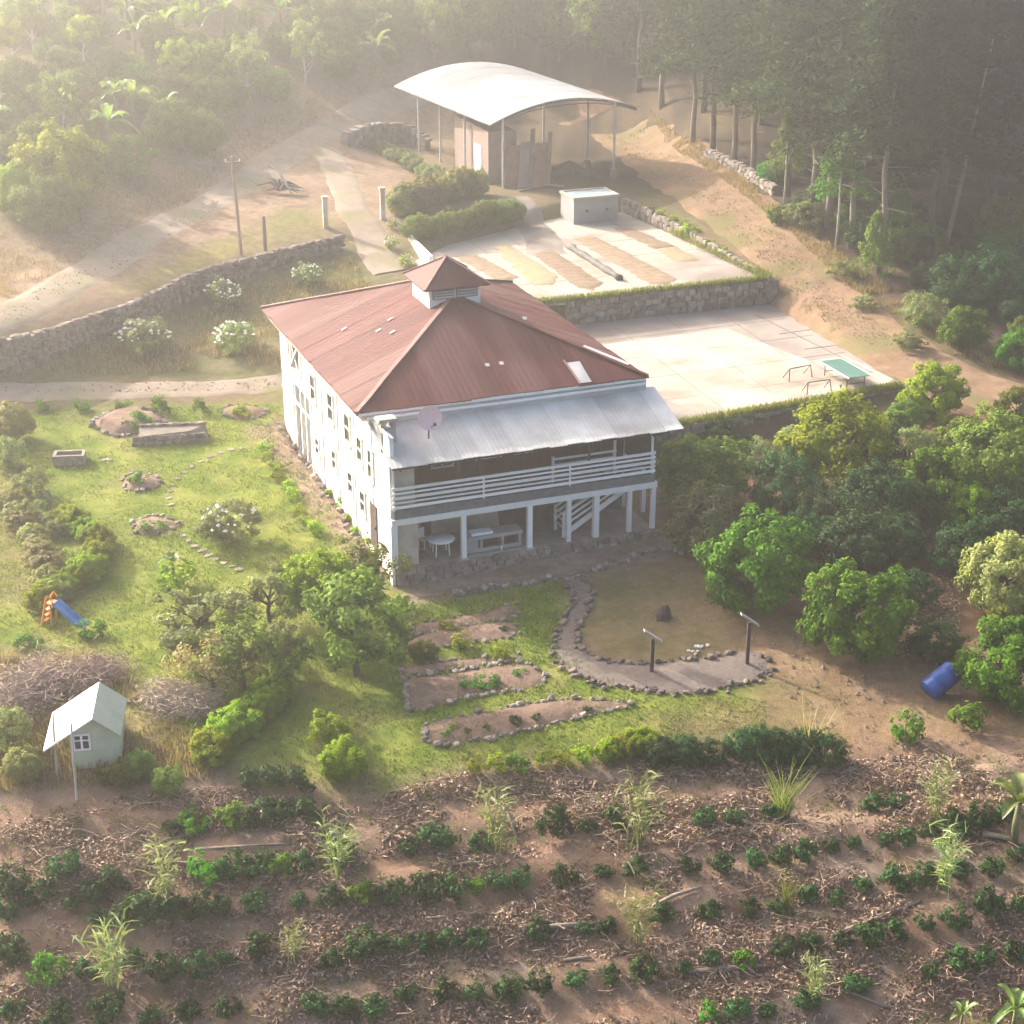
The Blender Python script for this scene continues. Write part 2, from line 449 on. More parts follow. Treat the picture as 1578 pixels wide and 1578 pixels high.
M['lime'] = leaf('young_leaves', (.11,.195,.008), (.37,.46,.022), .5, .65, .1)
M['coffee'] = leaf('coffee_leaves', (.014,.045,.014), (.062,.135,.034), .2, .65, .1, .02, .3)
M['olive'] = leaf('olive_leaves', (.06,.105,.016), (.23,.30,.05), .4, .65, .1)
M['greygreen'] = leaf('grey_green_leaves', (.10,.14,.05), (.37,.42,.18), .38, .65, .12)
M['yellowgreen'] = leaf('yellow_green_leaves', (.15,.16,.045), (.38,.37,.12), .42, .55, .3)
M['conifer'] = leaf('conifer_needles', (.010,.024,.008), (.060,.095,.026), .15, .8, .05, .02, .35)
M['hillbush'] = leaf('hill_bush_leaves', (.06,.11,.02), (.24,.31,.06), .42, .65, .1, .04, .35)
M['banana'] = leaf('banana_leaves', (.09,.16,.03), (.25,.34,.09), .45, .4, .5)
M['reed'] = leaf('reed_leaves', (.11,.15,.05), (.34,.38,.18), .35, .65, .15)
M['flower'] = surf('white_petals', (.74,.72,.62), (.85,.83,.74), 8, .7, 0)
M['brush'] = leaf('dead_brush', (.18,.13,.11), (.43,.34,.29), .05, .95, .05)
M['blue'] = surf('blue_plastic', (.014,.06,.26), (.022,.085,.34), 2, .38, .03, spec=.5)
M['slide_blue'] = surf('slide_blue', (.06,.17,.38), (.10,.24,.47), 2, .35, 0, spec=.5)
M['slide_orange'] = surf('slide_orange', (.62,.22,.04), (.72,.31,.07), 2, .4, 0, spec=.5)
M['dish'] = surf('backlit_pink_dish', (.74,.52,.52), (.82,.60,.60), 3, .5, 0)  # pink lightened to stand in for sunlight coming through the reflector
M['green_top'] = surf('green_table', (.07,.155,.125), (.10,.19,.155), 2, .45, 0)
M['metal_dark'] = surf('dark_metal', (.05,.05,.055), (.09,.09,.095), 4, .5, 0, metal=.4)
M['cottage'] = surf('mint_render', (.50,.53,.38), (.60,.63,.47), 1.2, .85, .08)
M['tank_lid'] = surf('grey_blue_sheet', (.30,.38,.40), (.40,.49,.51), 1.2, .5, .05, metal=.2)

# ------------------------------------------------------------------ ground
def _axis(core0, core1, step, lo, hi, grow=1.18):
    a = list(np.arange(core0, core1 + 1e-6, step))
    s = step; x = core0
    while x > lo:
        s = min(s * grow, 40); x -= s; a.insert(0, x)
    s = step; x = core1
    while x < hi:
        s = min(s * grow, 40); x += s; a.append(x)
    return np.array(a)
_ax = _axis(-32, 32, .27, -600, 600); _ay = _axis(43, 122, .27, 10, 900)
AX, AY = np.meshgrid(_ax, _ay, indexing='ij')
AZ = H(np.clip(AX, -119, 119), np.clip(AY, 21, 318))
AZ = np.minimum(AZ, 27)
_nx, _ny = AX.shape
_wx = AX + (fbm(AX * .9, AY * .9, 31) - .5) * 1.6
_wy = AY + (fbm(AX * .9, AY * .9, 32) - .5) * 1.6
GCOL = np.zeros(AX.shape + (3,))
_n1 = fbm(AX * .25, AY * .25, 41)[..., None]; _n2 = fbm(AX * .9, AY * .9, 42)[..., None]
def _two(c1, c2, n): return np.array(c1) * (1 - n) + np.array(c2) * n
GCOL[:] = _two((.17,.115,.075), (.15,.145,.065), np.clip((_n1 - .3) * 2.2, 0, 1))
def paint(poly, c1, c2, soft=.8, n=None, amt=1.0):
    d = poly_sd(_wx, _wy, poly)
    w = np.clip(.5 - d / (2 * soft), 0, 1)[..., None] * amt
    nn = np.clip(((_n2 if n is None else n) - .3) * 2.4, 0, 1)
    GCOL[:] = GCOL * (1 - w) + _two(c1, c2, nn) * w
def pxpoly(pts): return [G(*p) for p in pts]
LAWN1, LAWN2 = (.115,.165,.022), (.205,.225,.044)
# forest floor
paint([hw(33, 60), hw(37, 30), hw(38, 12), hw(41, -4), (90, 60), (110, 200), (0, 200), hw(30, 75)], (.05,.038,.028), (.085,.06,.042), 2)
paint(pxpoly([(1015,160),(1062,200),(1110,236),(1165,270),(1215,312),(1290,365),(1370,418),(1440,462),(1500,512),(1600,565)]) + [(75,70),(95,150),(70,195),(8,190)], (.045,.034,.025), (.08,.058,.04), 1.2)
# bare banks of the road and yard
paint(pxpoly([(-60,560),(-60,380),(120,330),(230,270),(330,210),(480,150),(640,100),(720,150),(700,200),(620,330),(600,420),(540,340),(370,390),(180,455)]), (.23,.155,.105), (.31,.22,.15), 1.5)
paint(pxpoly([(180,450),(230,415),(300,385),(380,360),(380,385),(250,440)]), (.24,.22,.07), (.30,.24,.09), 1.0)
paint(pxpoly([(380,360),(430,320),(500,330),(520,345),(400,385)]), (.20,.19,.07), (.26,.21,.11), 1.0)
# bank below the stone wall
paint(pxpoly([(-60,590),(-60,560),(200,510),(360,440),(540,370),(600,400),(620,430),(430,545),(420,580)]), (.105,.115,.04), (.17,.145,.075), 1.0)
# lawn west and south of the house
paint(pxpoly([(-80,632),(430,622),(436,690),(600,890),(640,912),(860,893),(880,950),(870,1010),(960,1058),(1170,1058),(1190,1100),(1000,1140),(720,1185),(570,1225),(330,1210),(240,1140),(170,1060),(120,1000),(-80,1010)]), LAWN1, LAWN2, .7)
paint(pxpoly([(-80,720),(40,720),(90,830),(60,930),(-80,950)]), (.13,.13,.035), (.22,.19,.07), 1.0)
paint(pxpoly([(-80,1010),(150,1010),(260,1140),(200,1200),(-80,1230)]), (.15,.14,.05), (.24,.19,.09), 1.2)
paint(pxpoly([(60,1190),(330,1190),(320,1260),(-60,1290),(-60,1230)]), (.20,.135,.095), (.27,.19,.14), 1.0)
# trodden soil beside the house and the yard in front of it
paint(pxpoly([(392,655),(440,650),(470,690),(600,860),(600,900),(560,880),(480,790),(410,690)]), (.25,.175,.125), (.34,.25,.185), .5)
paint(pxpoly([(600,880),(700,885),(860,850),(1040,815),(1070,850),(880,890),(740,912),(620,935)]), (.21,.155,.115), (.29,.225,.175), .4)
paint(pxpoly([(905,895),(1060,855),(1090,900),(1110,960),(1160,1005),(1080,1012),(950,1018),(905,1000),(905,950)]), (.15,.125,.055), (.20,.145,.08), .5)
paint(pxpoly([(930,905),(1000,900),(1010,985),(930,1000)]), (.10,.11,.035), (.15,.13,.05), .8, amt=.6)
paint(pxpoly([(1060,850),(1120,930),(1240,985),(1400,1010),(1480,1050),(1600,1130),(1600,1180),(1290,1165),(1210,1120),(1190,1050),(1110,970)]), (.20,.13,.075), (.26,.175,.105), .9)
paint(pxpoly([(1190,1040),(1300,1080),(1260,1150),(1050,1150),(1000,1120),(1150,1080)]), (.14,.115,.05), (.20,.145,.075), 1.0)
# orchard floor
paint(pxpoly([(1010,700),(1060,690),(1400,610),(1600,640),(1600,1120),(1480,1050),(1240,985),(1060,860)]), (.13,.085,.055), (.20,.12,.075), .8)
# coffee field
paint([at(-200,1215,-1.6), at(60,1235,-1.6), at(330,1215,-1.4), at(560,1235,-1.5), at(720,1195,-1.2), at(1290,1165,-1.1), at(1800,1160,-1.0), at(2600,1750,-4.5), at(-900,1750,-4.5)], (.18,.115,.078), (.275,.19,.135), .8)
_cd = poly_sd(AX, AY, [at(-200,1225,-1.6), at(720,1200,-1.2), at(1800,1165,-1.0), at(2600,1750,-4.5), at(-900,1750,-4.5)])
_p = np.clip((fbm(AX * .33, AY * .5, 55) - .52) * 6, 0, 1)[..., None] * np.clip(-_cd, 0, 1)[..., None]
GCOL[:] = GCOL * (1 - _p * .8) + np.array((.26,.205,.165)) * _p * .6
_p = np.clip((fbm(AX * .28, AY * .4, 65) - .55) * 7, 0, 1)[..., None] * np.clip(-_cd, 0, 1)[..., None]
GCOL[:] = GCOL * (1 - _p * .7) + np.array((.27,.165,.11)) * _p * .6
# thin straw and wear patches in the lawns
_p = np.clip((fbm(AX * .5, AY * .5, 75) - .55) * 5, 0, 1)[..., None] * .35
GCOL[:] = GCOL * (1 - _p) + np.array((.25,.19,.10)) * _p

_idx = np.arange(_nx * _ny).reshape(_nx, _ny)
_F = np.stack([_idx[:-1, :-1], _idx[1:, :-1], _idx[1:, 1:], _idx[:-1, 1:]], -1).reshape(-1, 4)
m, nt, out = _new('ground_soil_and_grass')
a_ = nt.nodes.new('ShaderNodeAttribute'); a_.attribute_name = 'gcol'
ge = nt.nodes.new('ShaderNodeNewGeometry')
f1 = _noise(nt, 2.2, 8, .7, ge.outputs['Position']); f2 = _noise(nt, 14, 6, .7, ge.outputs['Position'])
r1 = _ramp(nt, f1.outputs['Fac'], [(.3, (.66,.66,.66)), (.7, (1.34,1.32,1.28))]).outputs[0]
r2 = _ramp(nt, f2.outputs['Fac'], [(.3, (.66,.68,.7)), (.7, (1.34,1.32,1.3))]).outputs[0]
col = _mix(nt, _mix(nt, a_.outputs['Color'], r1, 1.0, 'MULTIPLY'), r2, 1.0, 'MULTIPLY')
p_ = nt.nodes.new('ShaderNodeBsdfPrincipled'); p_.inputs['Roughness'].default_value = 1.0; p_.inputs['Specular IOR Level'].default_value = .1
nt.links.new(col, p_.inputs['Base Color'])
b_ = nt.nodes.new('ShaderNodeBump'); b_.inputs['Strength'].default_value = .7; b_.inputs['Distance'].default_value = .10
nt.links.new(f2.outputs['Fac'], b_.inputs['Height']); nt.links.new(b_.outputs[0], p_.inputs['Normal'])
nt.links.new(p_.outputs[0], out.inputs['Surface'])
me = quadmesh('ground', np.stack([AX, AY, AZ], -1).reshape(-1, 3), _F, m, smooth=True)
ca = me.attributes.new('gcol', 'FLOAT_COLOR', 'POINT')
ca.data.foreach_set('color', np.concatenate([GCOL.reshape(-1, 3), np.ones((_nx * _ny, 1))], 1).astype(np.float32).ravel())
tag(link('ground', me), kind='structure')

# ------------------------------------------------------------------ draped sheets: roads, paths
def smooth_line(pts, step=.5):
    P = [np.asarray(p, float)[:2] for p in pts]
    outp = []
    for i in range(len(P) - 1):
        p0, p1, p2, p3 = P[max(i-1,0)], P[i], P[i+1], P[min(i+2,len(P)-1)]
        n = max(2, int(np.linalg.norm(p2 - p1) / step))
        for k in range(n):
            t = k / n
            outp.append(.5 * ((2*p1) + (-p0+p2)*t + (2*p0-5*p1+4*p2-p3)*t*t + (-p0+3*p1-3*p2+p3)*t**3))
    outp.append(P[-1])
    return np.array(outp)
def ribbon(name, pts, width, mat, lift=.05, cols=8, wob=.25, seed=1, kind='structure', crown=0.0):
    L = smooth_line(pts)
    T = np.gradient(L, axis=0); T /= np.linalg.norm(T, axis=1)[:, None] + 1e-9
    N = np.stack([-T[:, 1], T[:, 0]], 1)
    W = np.asarray(width) if hasattr(width, '__len__') else np.array([width, width])
    Wd = np.interp(np.linspace(0, 1, len(L)), np.linspace(0, 1, len(W)), W)
    V = []; s = np.arange(len(L)) * .5
    eL = (fbm(s * .7, s * 0 + 3, seed) - .5) * 2 * wob; eR = (fbm(s * .7, s * 0 + 9, seed + 5) - .5) * 2 * wob
    for k in range(cols + 1):
        t = k / cols
        off = (-Wd / 2 - eL) * (1 - t) + (Wd / 2 + eR) * t
        q = L + N * off[:, None]
        edge = min(t, 1 - t) * cols
        z = H(q[:, 0], q[:, 1]) + lift * (1 if edge >= 1 else -1.0)
        V.append(np.column_stack([q, z]))
    V = np.stack(V, 1)
    n, c = V.shape[:2]
    I = np.arange(n * c).reshape(n, c)
    F = np.stack([I[:-1, :-1], I[:-1, 1:], I[1:, 1:], I[1:, :-1]], -1).reshape(-1, 4)[:, ::-1]
    o = link(name, quadmesh(name, V.reshape(-1, 3), F, mat, smooth=True))
    if kind: tag(o, kind=kind)
    return o
ribbon('road', pxpoly([(-70,520),(0,490),(80,450),(180,395),(300,325),(400,268),(480,217),(540,183),(600,155),(640,140)]), 3.4, M['road'], seed=3)
ribbon('driveway', pxpoly([(490,216),(520,262),(545,320),(572,370),(600,420)]), 2.6, M['road'], seed=13, lift=.06)
ribbon('lane', pxpoly([(-80,603),(60,604),(180,602),(300,600),(400,594),(450,585)]), 2.3, M['road'], seed=23)
ribbon('dirt_track', [G(860,165), G(930,195), G(1010,240), G(1100,295), G(1180,355), G(1250,430), G(1310,490), G(1390,545), G(1480,590), G(1640,640)], [4.5,6.0,6.5,6.2,5.0,4.2], M['track'], seed=33, wob=.5)

def drape_poly(name, pts, mat, lift=.04, cell=.28, parent=None, bulge=0.0, flat=None, straight=False, rake=0.0):
    """filled outline laid on the ground, cut to triangles about a cell wide"""
    P = np.array([np.asarray(p, float)[:2] for p in pts])
    if straight:
        L = []
        for i in range(len(P)):
            a, b = P[i], P[(i+1) % len(P)]; nn = max(2, int(np.linalg.norm(b - a) / cell))
            L += [a + (b - a) * k / nn + RNG.normal(0, .07, 2) for k in range(nn)]
        L = np.array(L)
    else:
        L = smooth_line(list(P) + [P[0]], cell)[:-1]
    bm = bmesh.new()
    vs = [bm.verts.new((x, y, 0)) for x, y in L]
    for k in range(len(vs)): bm.edges.new((vs[k], vs[(k+1) % len(vs)]))
    bmesh.ops.triangle_fill(bm, use_beauty=True, edges=bm.edges[:])
    for it in range(4):
        long_e = [e for e in bm.edges if e.calc_length() > cell * 2.2]
        if not long_e: break
        bmesh.ops.subdivide_edges(bm, edges=long_e, cuts=1)
        bmesh.ops.triangulate(bm, faces=[f for f in bm.faces if len(f.verts) > 3])
    X = np.array([(v.co.x, v.co.y) for v in bm.verts])
    d = -poly_sd(X[:, 0], X[:, 1], L)
    z = H(X[:, 0], X[:, 1]) if flat is None else np.full(len(X), flat)
    z = z + lift * np.clip(d / .12, -1, 1) + bulge * np.clip(d / .35, 0, 1) * (.6 + .8 * fbm(X[:, 0] * 1.5, X[:, 1] * 1.5, 5))
    if rake:
        w_ = X @ np.array([HC, HS]) * .35 + X @ np.array([-HS, HC])
        z = z + rake * np.clip(d / .3, 0, 1) * np.sin(w_ * 2 * math.pi / .8)
    for v, zz in zip(bm.verts, z): v.co.z = float(zz)
    for f in bm.faces:
        f.smooth = True
        if f.normal.z < 0: f.normal_flip()
    me = bpy.data.meshes.new(name); bm.to_mesh(me); bm.free(); me.materials.append(mat)
    return link(name, me, parent)
PATH_OUT = [(868,893),(884,925),(866,960),(852,995),(866,1026),(910,1050),(990,1064),(1080,1067),(1165,1047),(1182,1026),(1172,1008)]
PATH_IN = [(1140,1004),(1090,1014),(1000,1022),(945,1020),(908,1008),(890,985),(896,955),(912,922),(902,890)]
tag(drape_poly('garden_path', pxpoly(PATH_OUT + PATH_IN), M['gravel'], .05), kind='structure')

# ------------------------------------------------------------------ stones
def stone_mesh(seed, mat, sq=.55):
    """rounded irregular block, 48 triangles, about 1 x 1 x 1"""
    r = np.random.default_rng(seed)
    vs, key = [], {}
    def vid(p):
        k = tuple(p)
        if k not in key:
            q = np.array(p, float)
            n = q / np.linalg.norm(q)
            q = (q * sq + n * (1 - sq)) * .5 * (1 + r.uniform(-.16, .16)) + r.uniform(-.04, .04, 3)
            key[k] = len(vs); vs.append(q)
        return key[k]
    F = []
    for ax in range(3):
        for sg in (-1, 1):
            b, c = (ax + 1) % 3, (ax + 2) % 3
            for i in (-1, 0):
                for j in (-1, 0):
                    quad = []
                    for (di, dj) in ((0,0),(1,0),(1,1),(0,1)):
                        p = [0,0,0]; p[ax] = sg; p[b] = i + di; p[c] = j + dj; quad.append(vid(p))
                    F.append(quad if sg > 0 else quad[::-1])
    me = bpy.data.meshes.new('stone'); me.from_pydata([tuple(v) for v in vs], [], F); me.materials.append(mat)
    return me
STONES = [stone_mesh(100 + k, M['stone'], .62) for k in range(7)]
ROCKS = [stone_mesh(200 + k, M['stone'], .30) for k in range(6)]
DARKR = [stone_mesh(400 + k, M['stone_dark'], .30) for k in range(6)]
WHITES = [stone_mesh(320 + k, M['white_stone'], .3) for k in range(3)]
PALE = [stone_mesh(300 + k, M['stone_pale'], .35) for k in range(4)]
def put_stone(parent, p, size, rz, meshes=ROCKS, tilt=.25, name='stone'):
    o = link(name, RND.choice(meshes), parent)
    o.location = tuple(map(float, p)); o.scale = tuple(map(float, size))
    o.rotation_euler = (RND.uniform(-tilt, tilt), RND.uniform(-tilt, tilt), rz)
    return o
def stone_wall(name, label, line, bot, top, thick, size, meshes=STONES, maxn=290, cap=True, core=True, cat='stone wall', rows=None):
    """line: plan polyline (front face, viewed side to the right of travel is front), bot/top: heights along it"""
    L = smooth_line(line, .25)
    seg = np.r_[0, np.cumsum(np.linalg.norm(np.diff(L, axis=0), axis=1))]
    tt = seg / seg[-1]
    B = np.interp(tt, np.linspace(0, 1, len(bot)), bot) if bot is not None else H(L[:, 0], L[:, 1])
    Tp = np.interp(tt, np.linspace(0, 1, len(top)), top)
    T = np.gradient(L, axis=0); T /= np.linalg.norm(T, axis=1)[:, None]
    N = np.stack([T[:, 1], -T[:, 0]], 1)                       # to the right of travel = towards the viewer
    root = thing(name, label, cat, (L[0][0], L[0][1], 0))
    org = np.array([L[0][0], L[0][1], 0])
    mb = MB(); vs = []
    for k in range(0, len(L), 2):
        for off, zz in ((-.06, B[k] - .5), (-.06, Tp[k] - .12), (-thick, Tp[k] - .12), (-thick, B[k] - .5)):
            q = L[k] + N[k] * off
            vs.append((q[0] - org[0], q[1] - org[1], zz))
    n = len(vs) // 4; fs = []
    for i in range(n - 1):
        for j in range(4):
            a, b = i*4 + j, i*4 + (j+1) % 4
            fs.append((a, a + 4, b + 4, b))
    fs += [(0,1,2,3), tuple((n-1)*4 + j for j in (3,2,1,0))]
    mb.add(vs, fs).build('mortar_core', M['mortar'], root)
    count = 0; total = seg[-1]
    nrow = rows or max(2, int(round(np.mean(Tp - B) / size[1])))
    for r in range(nrow):
        s = RND.uniform(-.1, .1)
        while s < total and count < maxn:
            w = size[0] * RND.uniform(.65, 1.4)
            k = min(np.searchsorted(seg, s + w / 2), len(L) - 1)
            hgt = (Tp[k] - B[k]) / nrow
            if hgt > .05:
                z = B[k] + (r + .5) * hgt + RND.uniform(-.04, .04)
                q = L[k] + N[k] * RND.uniform(-.10, -.03)
                put_stone(root, (q[0] - org[0], q[1] - org[1], z), (w * 1.02, .30, hgt * RND.uniform(.9, 1.15)), math.atan2(T[k][1], T[k][0]), meshes, .12)
                count += 1
            s += w * RND.uniform(.97, 1.1)
    if cap:
        s = 0
        while s < total and count < maxn + 60:
            w = size[0] * RND.uniform(.9, 1.7)
            k = min(np.searchsorted(seg, s + w / 2), len(L) - 1)
            q = L[k] - N[k] * thick * .5
            put_stone(root, (q[0] - org[0], q[1] - org[1], Tp[k] - .02), (w, thick * 1.05, .22 * RND.uniform(.7, 1.4)), math.atan2(T[k][1], T[k][0]), meshes, .15)
            s += w * 1.02; count += 1
    return root
def edging(root, pts, spacing, size, org, meshes=ROCKS, closed=False, jit=.08, lift=.02, zfun=None):
    P = list(pts) + ([pts[0]] if closed else [])
    L = smooth_line(P, .1)
    seg = np.r_[0, np.cumsum(np.linalg.norm(np.diff(L, axis=0), axis=1))]
    s = 0
    while s < seg[-1]:
        k = min(np.searchsorted(seg, s), len(L) - 1)
        w = size * RND.uniform(.5, 1.6)
        x, y = L[k][0] + RND.uniform(-jit, jit), L[k][1] + RND.uniform(-jit, jit)
        z = float(H(x, y)) if zfun is None else zfun
        put_stone(root, (x - org[0], y - org[1], z - org[2] + w * RND.uniform(.02, .24) + lift), (w * 1.15, w * .9, w * .75), RND.uniform(0, 6.28), meshes, .4)
        s += spacing * (RND.uniform(.75, 1.3) if RND.random() > .08 else 2.4)

# ------------------------------------------------------------------ court and drying terrace
def slab(name, pts, z, mat, depth=.25, parent=None, kind=None):
    P = [(p[0], p[1]) for p in pts]; n = len(P)
    mb = MB().add([(x, y, z) for x, y in P] + [(x, y, z - depth) for x, y in P], [tuple(range(n))] + [tuple(range(2*n - 1, n - 1, -1))] + [(i, i + n, (i+1) % n + n, (i+1) % n) for i in range(n)])
    o = mb.build(name, mat, parent)
    bm = bmesh.new(); bm.from_mesh(o.data); bmesh.ops.recalc_face_normals(bm, faces=bm.faces[:]); bm.to_mesh(o.data); bm.free()
    if kind: tag(o, kind=kind)
    return o
court = slab('court', [hw(13.9,4.9), hw(32.7,6.4), hw(34.0,23.45), hw(13.9,23.6)], COURT_Z, M['concrete'], kind='structure')
slab('concrete_patch', [at(p[0], p[1], COURT_Z) for p in [(860,540),(1120,506),(1245,556),(1310,600),(1085,640),(1012,610)]], COURT_Z + .006, M['concrete_pale'], .005, court)
slab('concrete_patch', [at(p[0], p[1], COURT_Z) for p in [(1252,556),(1300,548),(1385,588),(1318,600)]], COURT_Z + .006, M['concrete_pale'], .005, court)
def joints(parent, z, segs, w=.05):
    for A, B in segs: MB().beam((A[0],A[1],z), (B[0],B[1],z), w, .016).build('joint', M['mortar'], parent)
joints(court, COURT_Z + .008, [(at(*a, COURT_Z), at(*b, COURT_Z)) for a, b in (((1165,485),(1345,575)), ((1200,515),(1262,506)), ((1240,538),(1305,530)))], .09)
joints(court, COURT_Z + .004, [(hw(u, 5.2 + .07*u*.5), hw(u + .9, 23.3)) for u in (18.2, 21.8, 25.4, 29.0)] + [(hw(14.2, v), hw(33 , v + .3)) for v in (9, 12.6, 16.2, 19.8)], .03)
terrace = slab('drying_terrace', [(p[0], p[1]) for p in TERRACE], TERR_Z, M['concrete_pale'], kind='structure')
slab('concrete_patch', [at(p[0], p[1], TERR_Z) for p in [(1010,418),(1100,372),(1160,410),(1150,428),(1060,436)]], TERR_Z + .006, M['concrete'], .005, terrace)
joints(terrace, TERR_Z + .004, [(hw(u, 24.1), hw(u, 41)) for u in (19.5, 22.3, 25.1, 27.9, 30.7)] + [(hw(17, v), hw(33, v)) for v in (28, 32, 36)], .03)
tag(ribbon('ramp', [at(842,392,TERR_Z), at(835,362,4.3), at(815,330,4.8), at(790,305,5.0)], [3.4,3.0,2.6], M['concrete'], seed=41, lift=.09), kind='structure')

# walls that hold up the terrace and the court
stone_wall('retaining_wall', 'rubble stone retaining wall between drying terrace and lower court', [hw(13.2,23.55), hw(20,23.52), hw(27,23.45), hw(34.0,23.3)][1:] , [COURT_Z]*3, [TERR_Z-.02]*3, .45, (.52,.37), maxn=230, cap=False)
stone_wall('retaining_wall', 'low rubble wall below the green table edge of the court, above the orchard', [hw(14.3,4.75), hw(20,5.2), hw(27,5.8), hw(33.0,6.3)], None, [COURT_Z-.05]*3, .5, (.55,.36), maxn=170, cap=False)
stone_wall('retaining_wall', 'rough stone bank along the uphill side of the drying terrace', [at(958,326,TERR_Z), at(1040,362,TERR_Z), at(1110,397,TERR_Z), at(1182,432,TERR_Z)][::1], [TERR_Z]*3, [TERR_Z+1.1, TERR_Z+.75, TERR_Z+.3], .4, (.5,.36), maxn=110, cap=False)
P = pxpoly([(-60,590),(60,565),(150,525),(230,492),(310,455),(390,425),(470,400),(528,385)])
_zt = [4.0, 4.1, 4.2, 4.35, 4.55, 4.7, 4.85, 5.0]
stone_wall('boundary_wall', 'long grey dry stone wall below the dirt road', P, None, _zt, .5, (.50,.40), maxn=238, cap=True, rows=4, meshes=DARKR)
P = pxpoly([(525,222),(550,228),(590,224),(625,222),(655,232)])
stone_wall('boundary_wall', 'short stone wall bank beside the curved metal shed', P, None, [float(H(p[0],p[1]))+h for p, h in zip(P, (.8,1.6,1.7,1.5,.9))], .6, (.6,.42), maxn=90)
P = pxpoly([(1085,240),(1140,268),(1188,300)])
stone_wall('boundary_wall', 'low mossy stone wall at the edge of the conifer forest', P, None, [float(H(p[0],p[1]))+.55 for p in P], .5, (.5,.3), maxn=60)

# ------------------------------------------------------------------ farmhouse (local frame: u along the front, v into the depth)
EW, EL, EZ = 14.18, 17.73, 7.38
house = thing('farmhouse', 'two-storey white farmhouse with rusty red hipped roof and front porch', 'house', (HX, HY, 0), HYAW)
U0, U1, V0, V1 = .78, 13.42, .45, 17.1
PV = -2.35                                                # porch front line
FL1, FL2, CE = .75, 3.25, 6.9                             # porch floor, upper floor, wall head
# outer walls
w = MB(); w.box(U0, U0 + .2, PV + .1, 11.2, -.6, CE); w.box(U0, U0+.2, 11.2, V1, FL2 + .9, 4.9); w.box(U0, U0+.2, 11.2, 12.6, 4.9, CE); w.box(U0, U0+.2, 15.6, V1, 4.9, CE)
w.box(U0, U0+.2, 12.6, 15.6, 6.5, CE); w.box(U0, U0+.2, 14.9, V1, -.2, FL2 + .9)
w.build('side_wall', M['white'], house)
MB().box(U1 - .2, U1, V0, V1, -.3, CE).build('side_wall', M['white'], house)
MB().box(U0, U1, V1 - .2, V1, -.3, CE).build('back_wall', M['white'], house)
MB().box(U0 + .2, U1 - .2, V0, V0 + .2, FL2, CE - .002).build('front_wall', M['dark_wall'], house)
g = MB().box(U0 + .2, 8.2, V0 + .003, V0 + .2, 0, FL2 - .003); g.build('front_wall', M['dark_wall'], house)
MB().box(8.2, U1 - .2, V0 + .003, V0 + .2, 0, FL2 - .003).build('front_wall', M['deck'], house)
# peeled plaster areas on the porch wall
MB().add([(3.5,V0-.01,.75),(6.9,V0-.01,.75),(6.75,V0-.01,1.8),(6.3,V0-.01,2.25),(5.5,V0-.01,2.3),(4.9,V0-.01,2.05),(4.2,V0-.01,2.1),(3.5,V0-.01,1.7)], [tuple(range(8))]).build('plaster_patch', M['plaster'], house)
# corner room of the porch: solid beige pier
MB().box(U0 + .2, 2.0, PV + .06, PV + .22, -.5, FL2 - .35).build('porch_pier', M['plaster'], house)
MB().box(U0 + .21, 1.9, PV + .12, PV + .22, FL2 + .02, CE - .95).build('porch_screen', M['plaster'], house)
# floors
MB().box(U0 + .05, U1 + .1, PV - .12, V0, -.6, FL1).build('porch_floor', M['mortar'], house)
MB().box(U0 + .2, U1, PV + .02, V0, FL2 - .22, FL2).build('upper_floor', M['deck'], house)
# dark fascia and white beam along the porch
MB().box(U0 + .1, U1 + .12, PV - .10, PV + .02, FL2 - .14, FL2 + .28).build('fascia', M['fascia'], house)
MB().box(U0 - .05, U1 + .22, PV - .14, PV + .08, FL2 - .42, FL2 - .142).build('beam', M['white_clean'], house)
# posts
def post_u(px, py):
    p = plane_hit(px, py, hw(0, PV), UD); return hl(p)[0]
for px, wd, zb in ((606,.30,-.3),(714,.22,.75),(816,.22,.75),(876,.20,.35),(918,.26,.75),(969,.20,.75),(1005,.20,.75)):
    u = post_u(px, 800)
    o = MB().box(u - wd/2, u + wd/2, PV - .11, PV - .11 + wd, zb, FL2 - .425).build('post', M['white_clean'], house)
    if px in (714, 816): MB().box(u - .2, u + .2, PV - .2, PV + .2, -.3, .752).build('pillar_base', M['concrete_grey'] if px == 714 else M['plaster'], house)
for px, v in ((990,-.3),):
    u = hl(plane_hit(px, 790, hw(0, v), UD))[0]
    MB().box(u - .1, u + .1, v - .1, v + .1, .7, FL2 - .24).build('post', M['white_clean'], house)
for u in (U0 + .1, 3.9, 7.0, 10.2, U1 - .05):
    MB().box(u - .05, u + .05, PV - .06, PV + .04, FL2 + .285, FL2 + 2.3).build('upper_post', M['wood_dark'] if 2 < u < 12 else M['white_clean'], house)
# railing: five boards
for k, (z, h) in enumerate(((FL2+1.32,.13),(FL2+1.10,.08),(FL2+.88,.13),(FL2+.66,.08),(FL2+.44,.13))):
    MB().box(U0 - .02, U1 + .08, PV - .16, PV - .115, z - h/2, z + h/2).build('rail', M['white_clean'], house)
for u in np.linspace(U0 + .1, U1, 4):
    MB().box(u - .04, u + .04, PV - .112, PV - .066, FL2 + .282, FL2 + 1.30).build('baluster', M['white_clean'], house)
for v in (PV + .8, PV + 1.7):
    pass
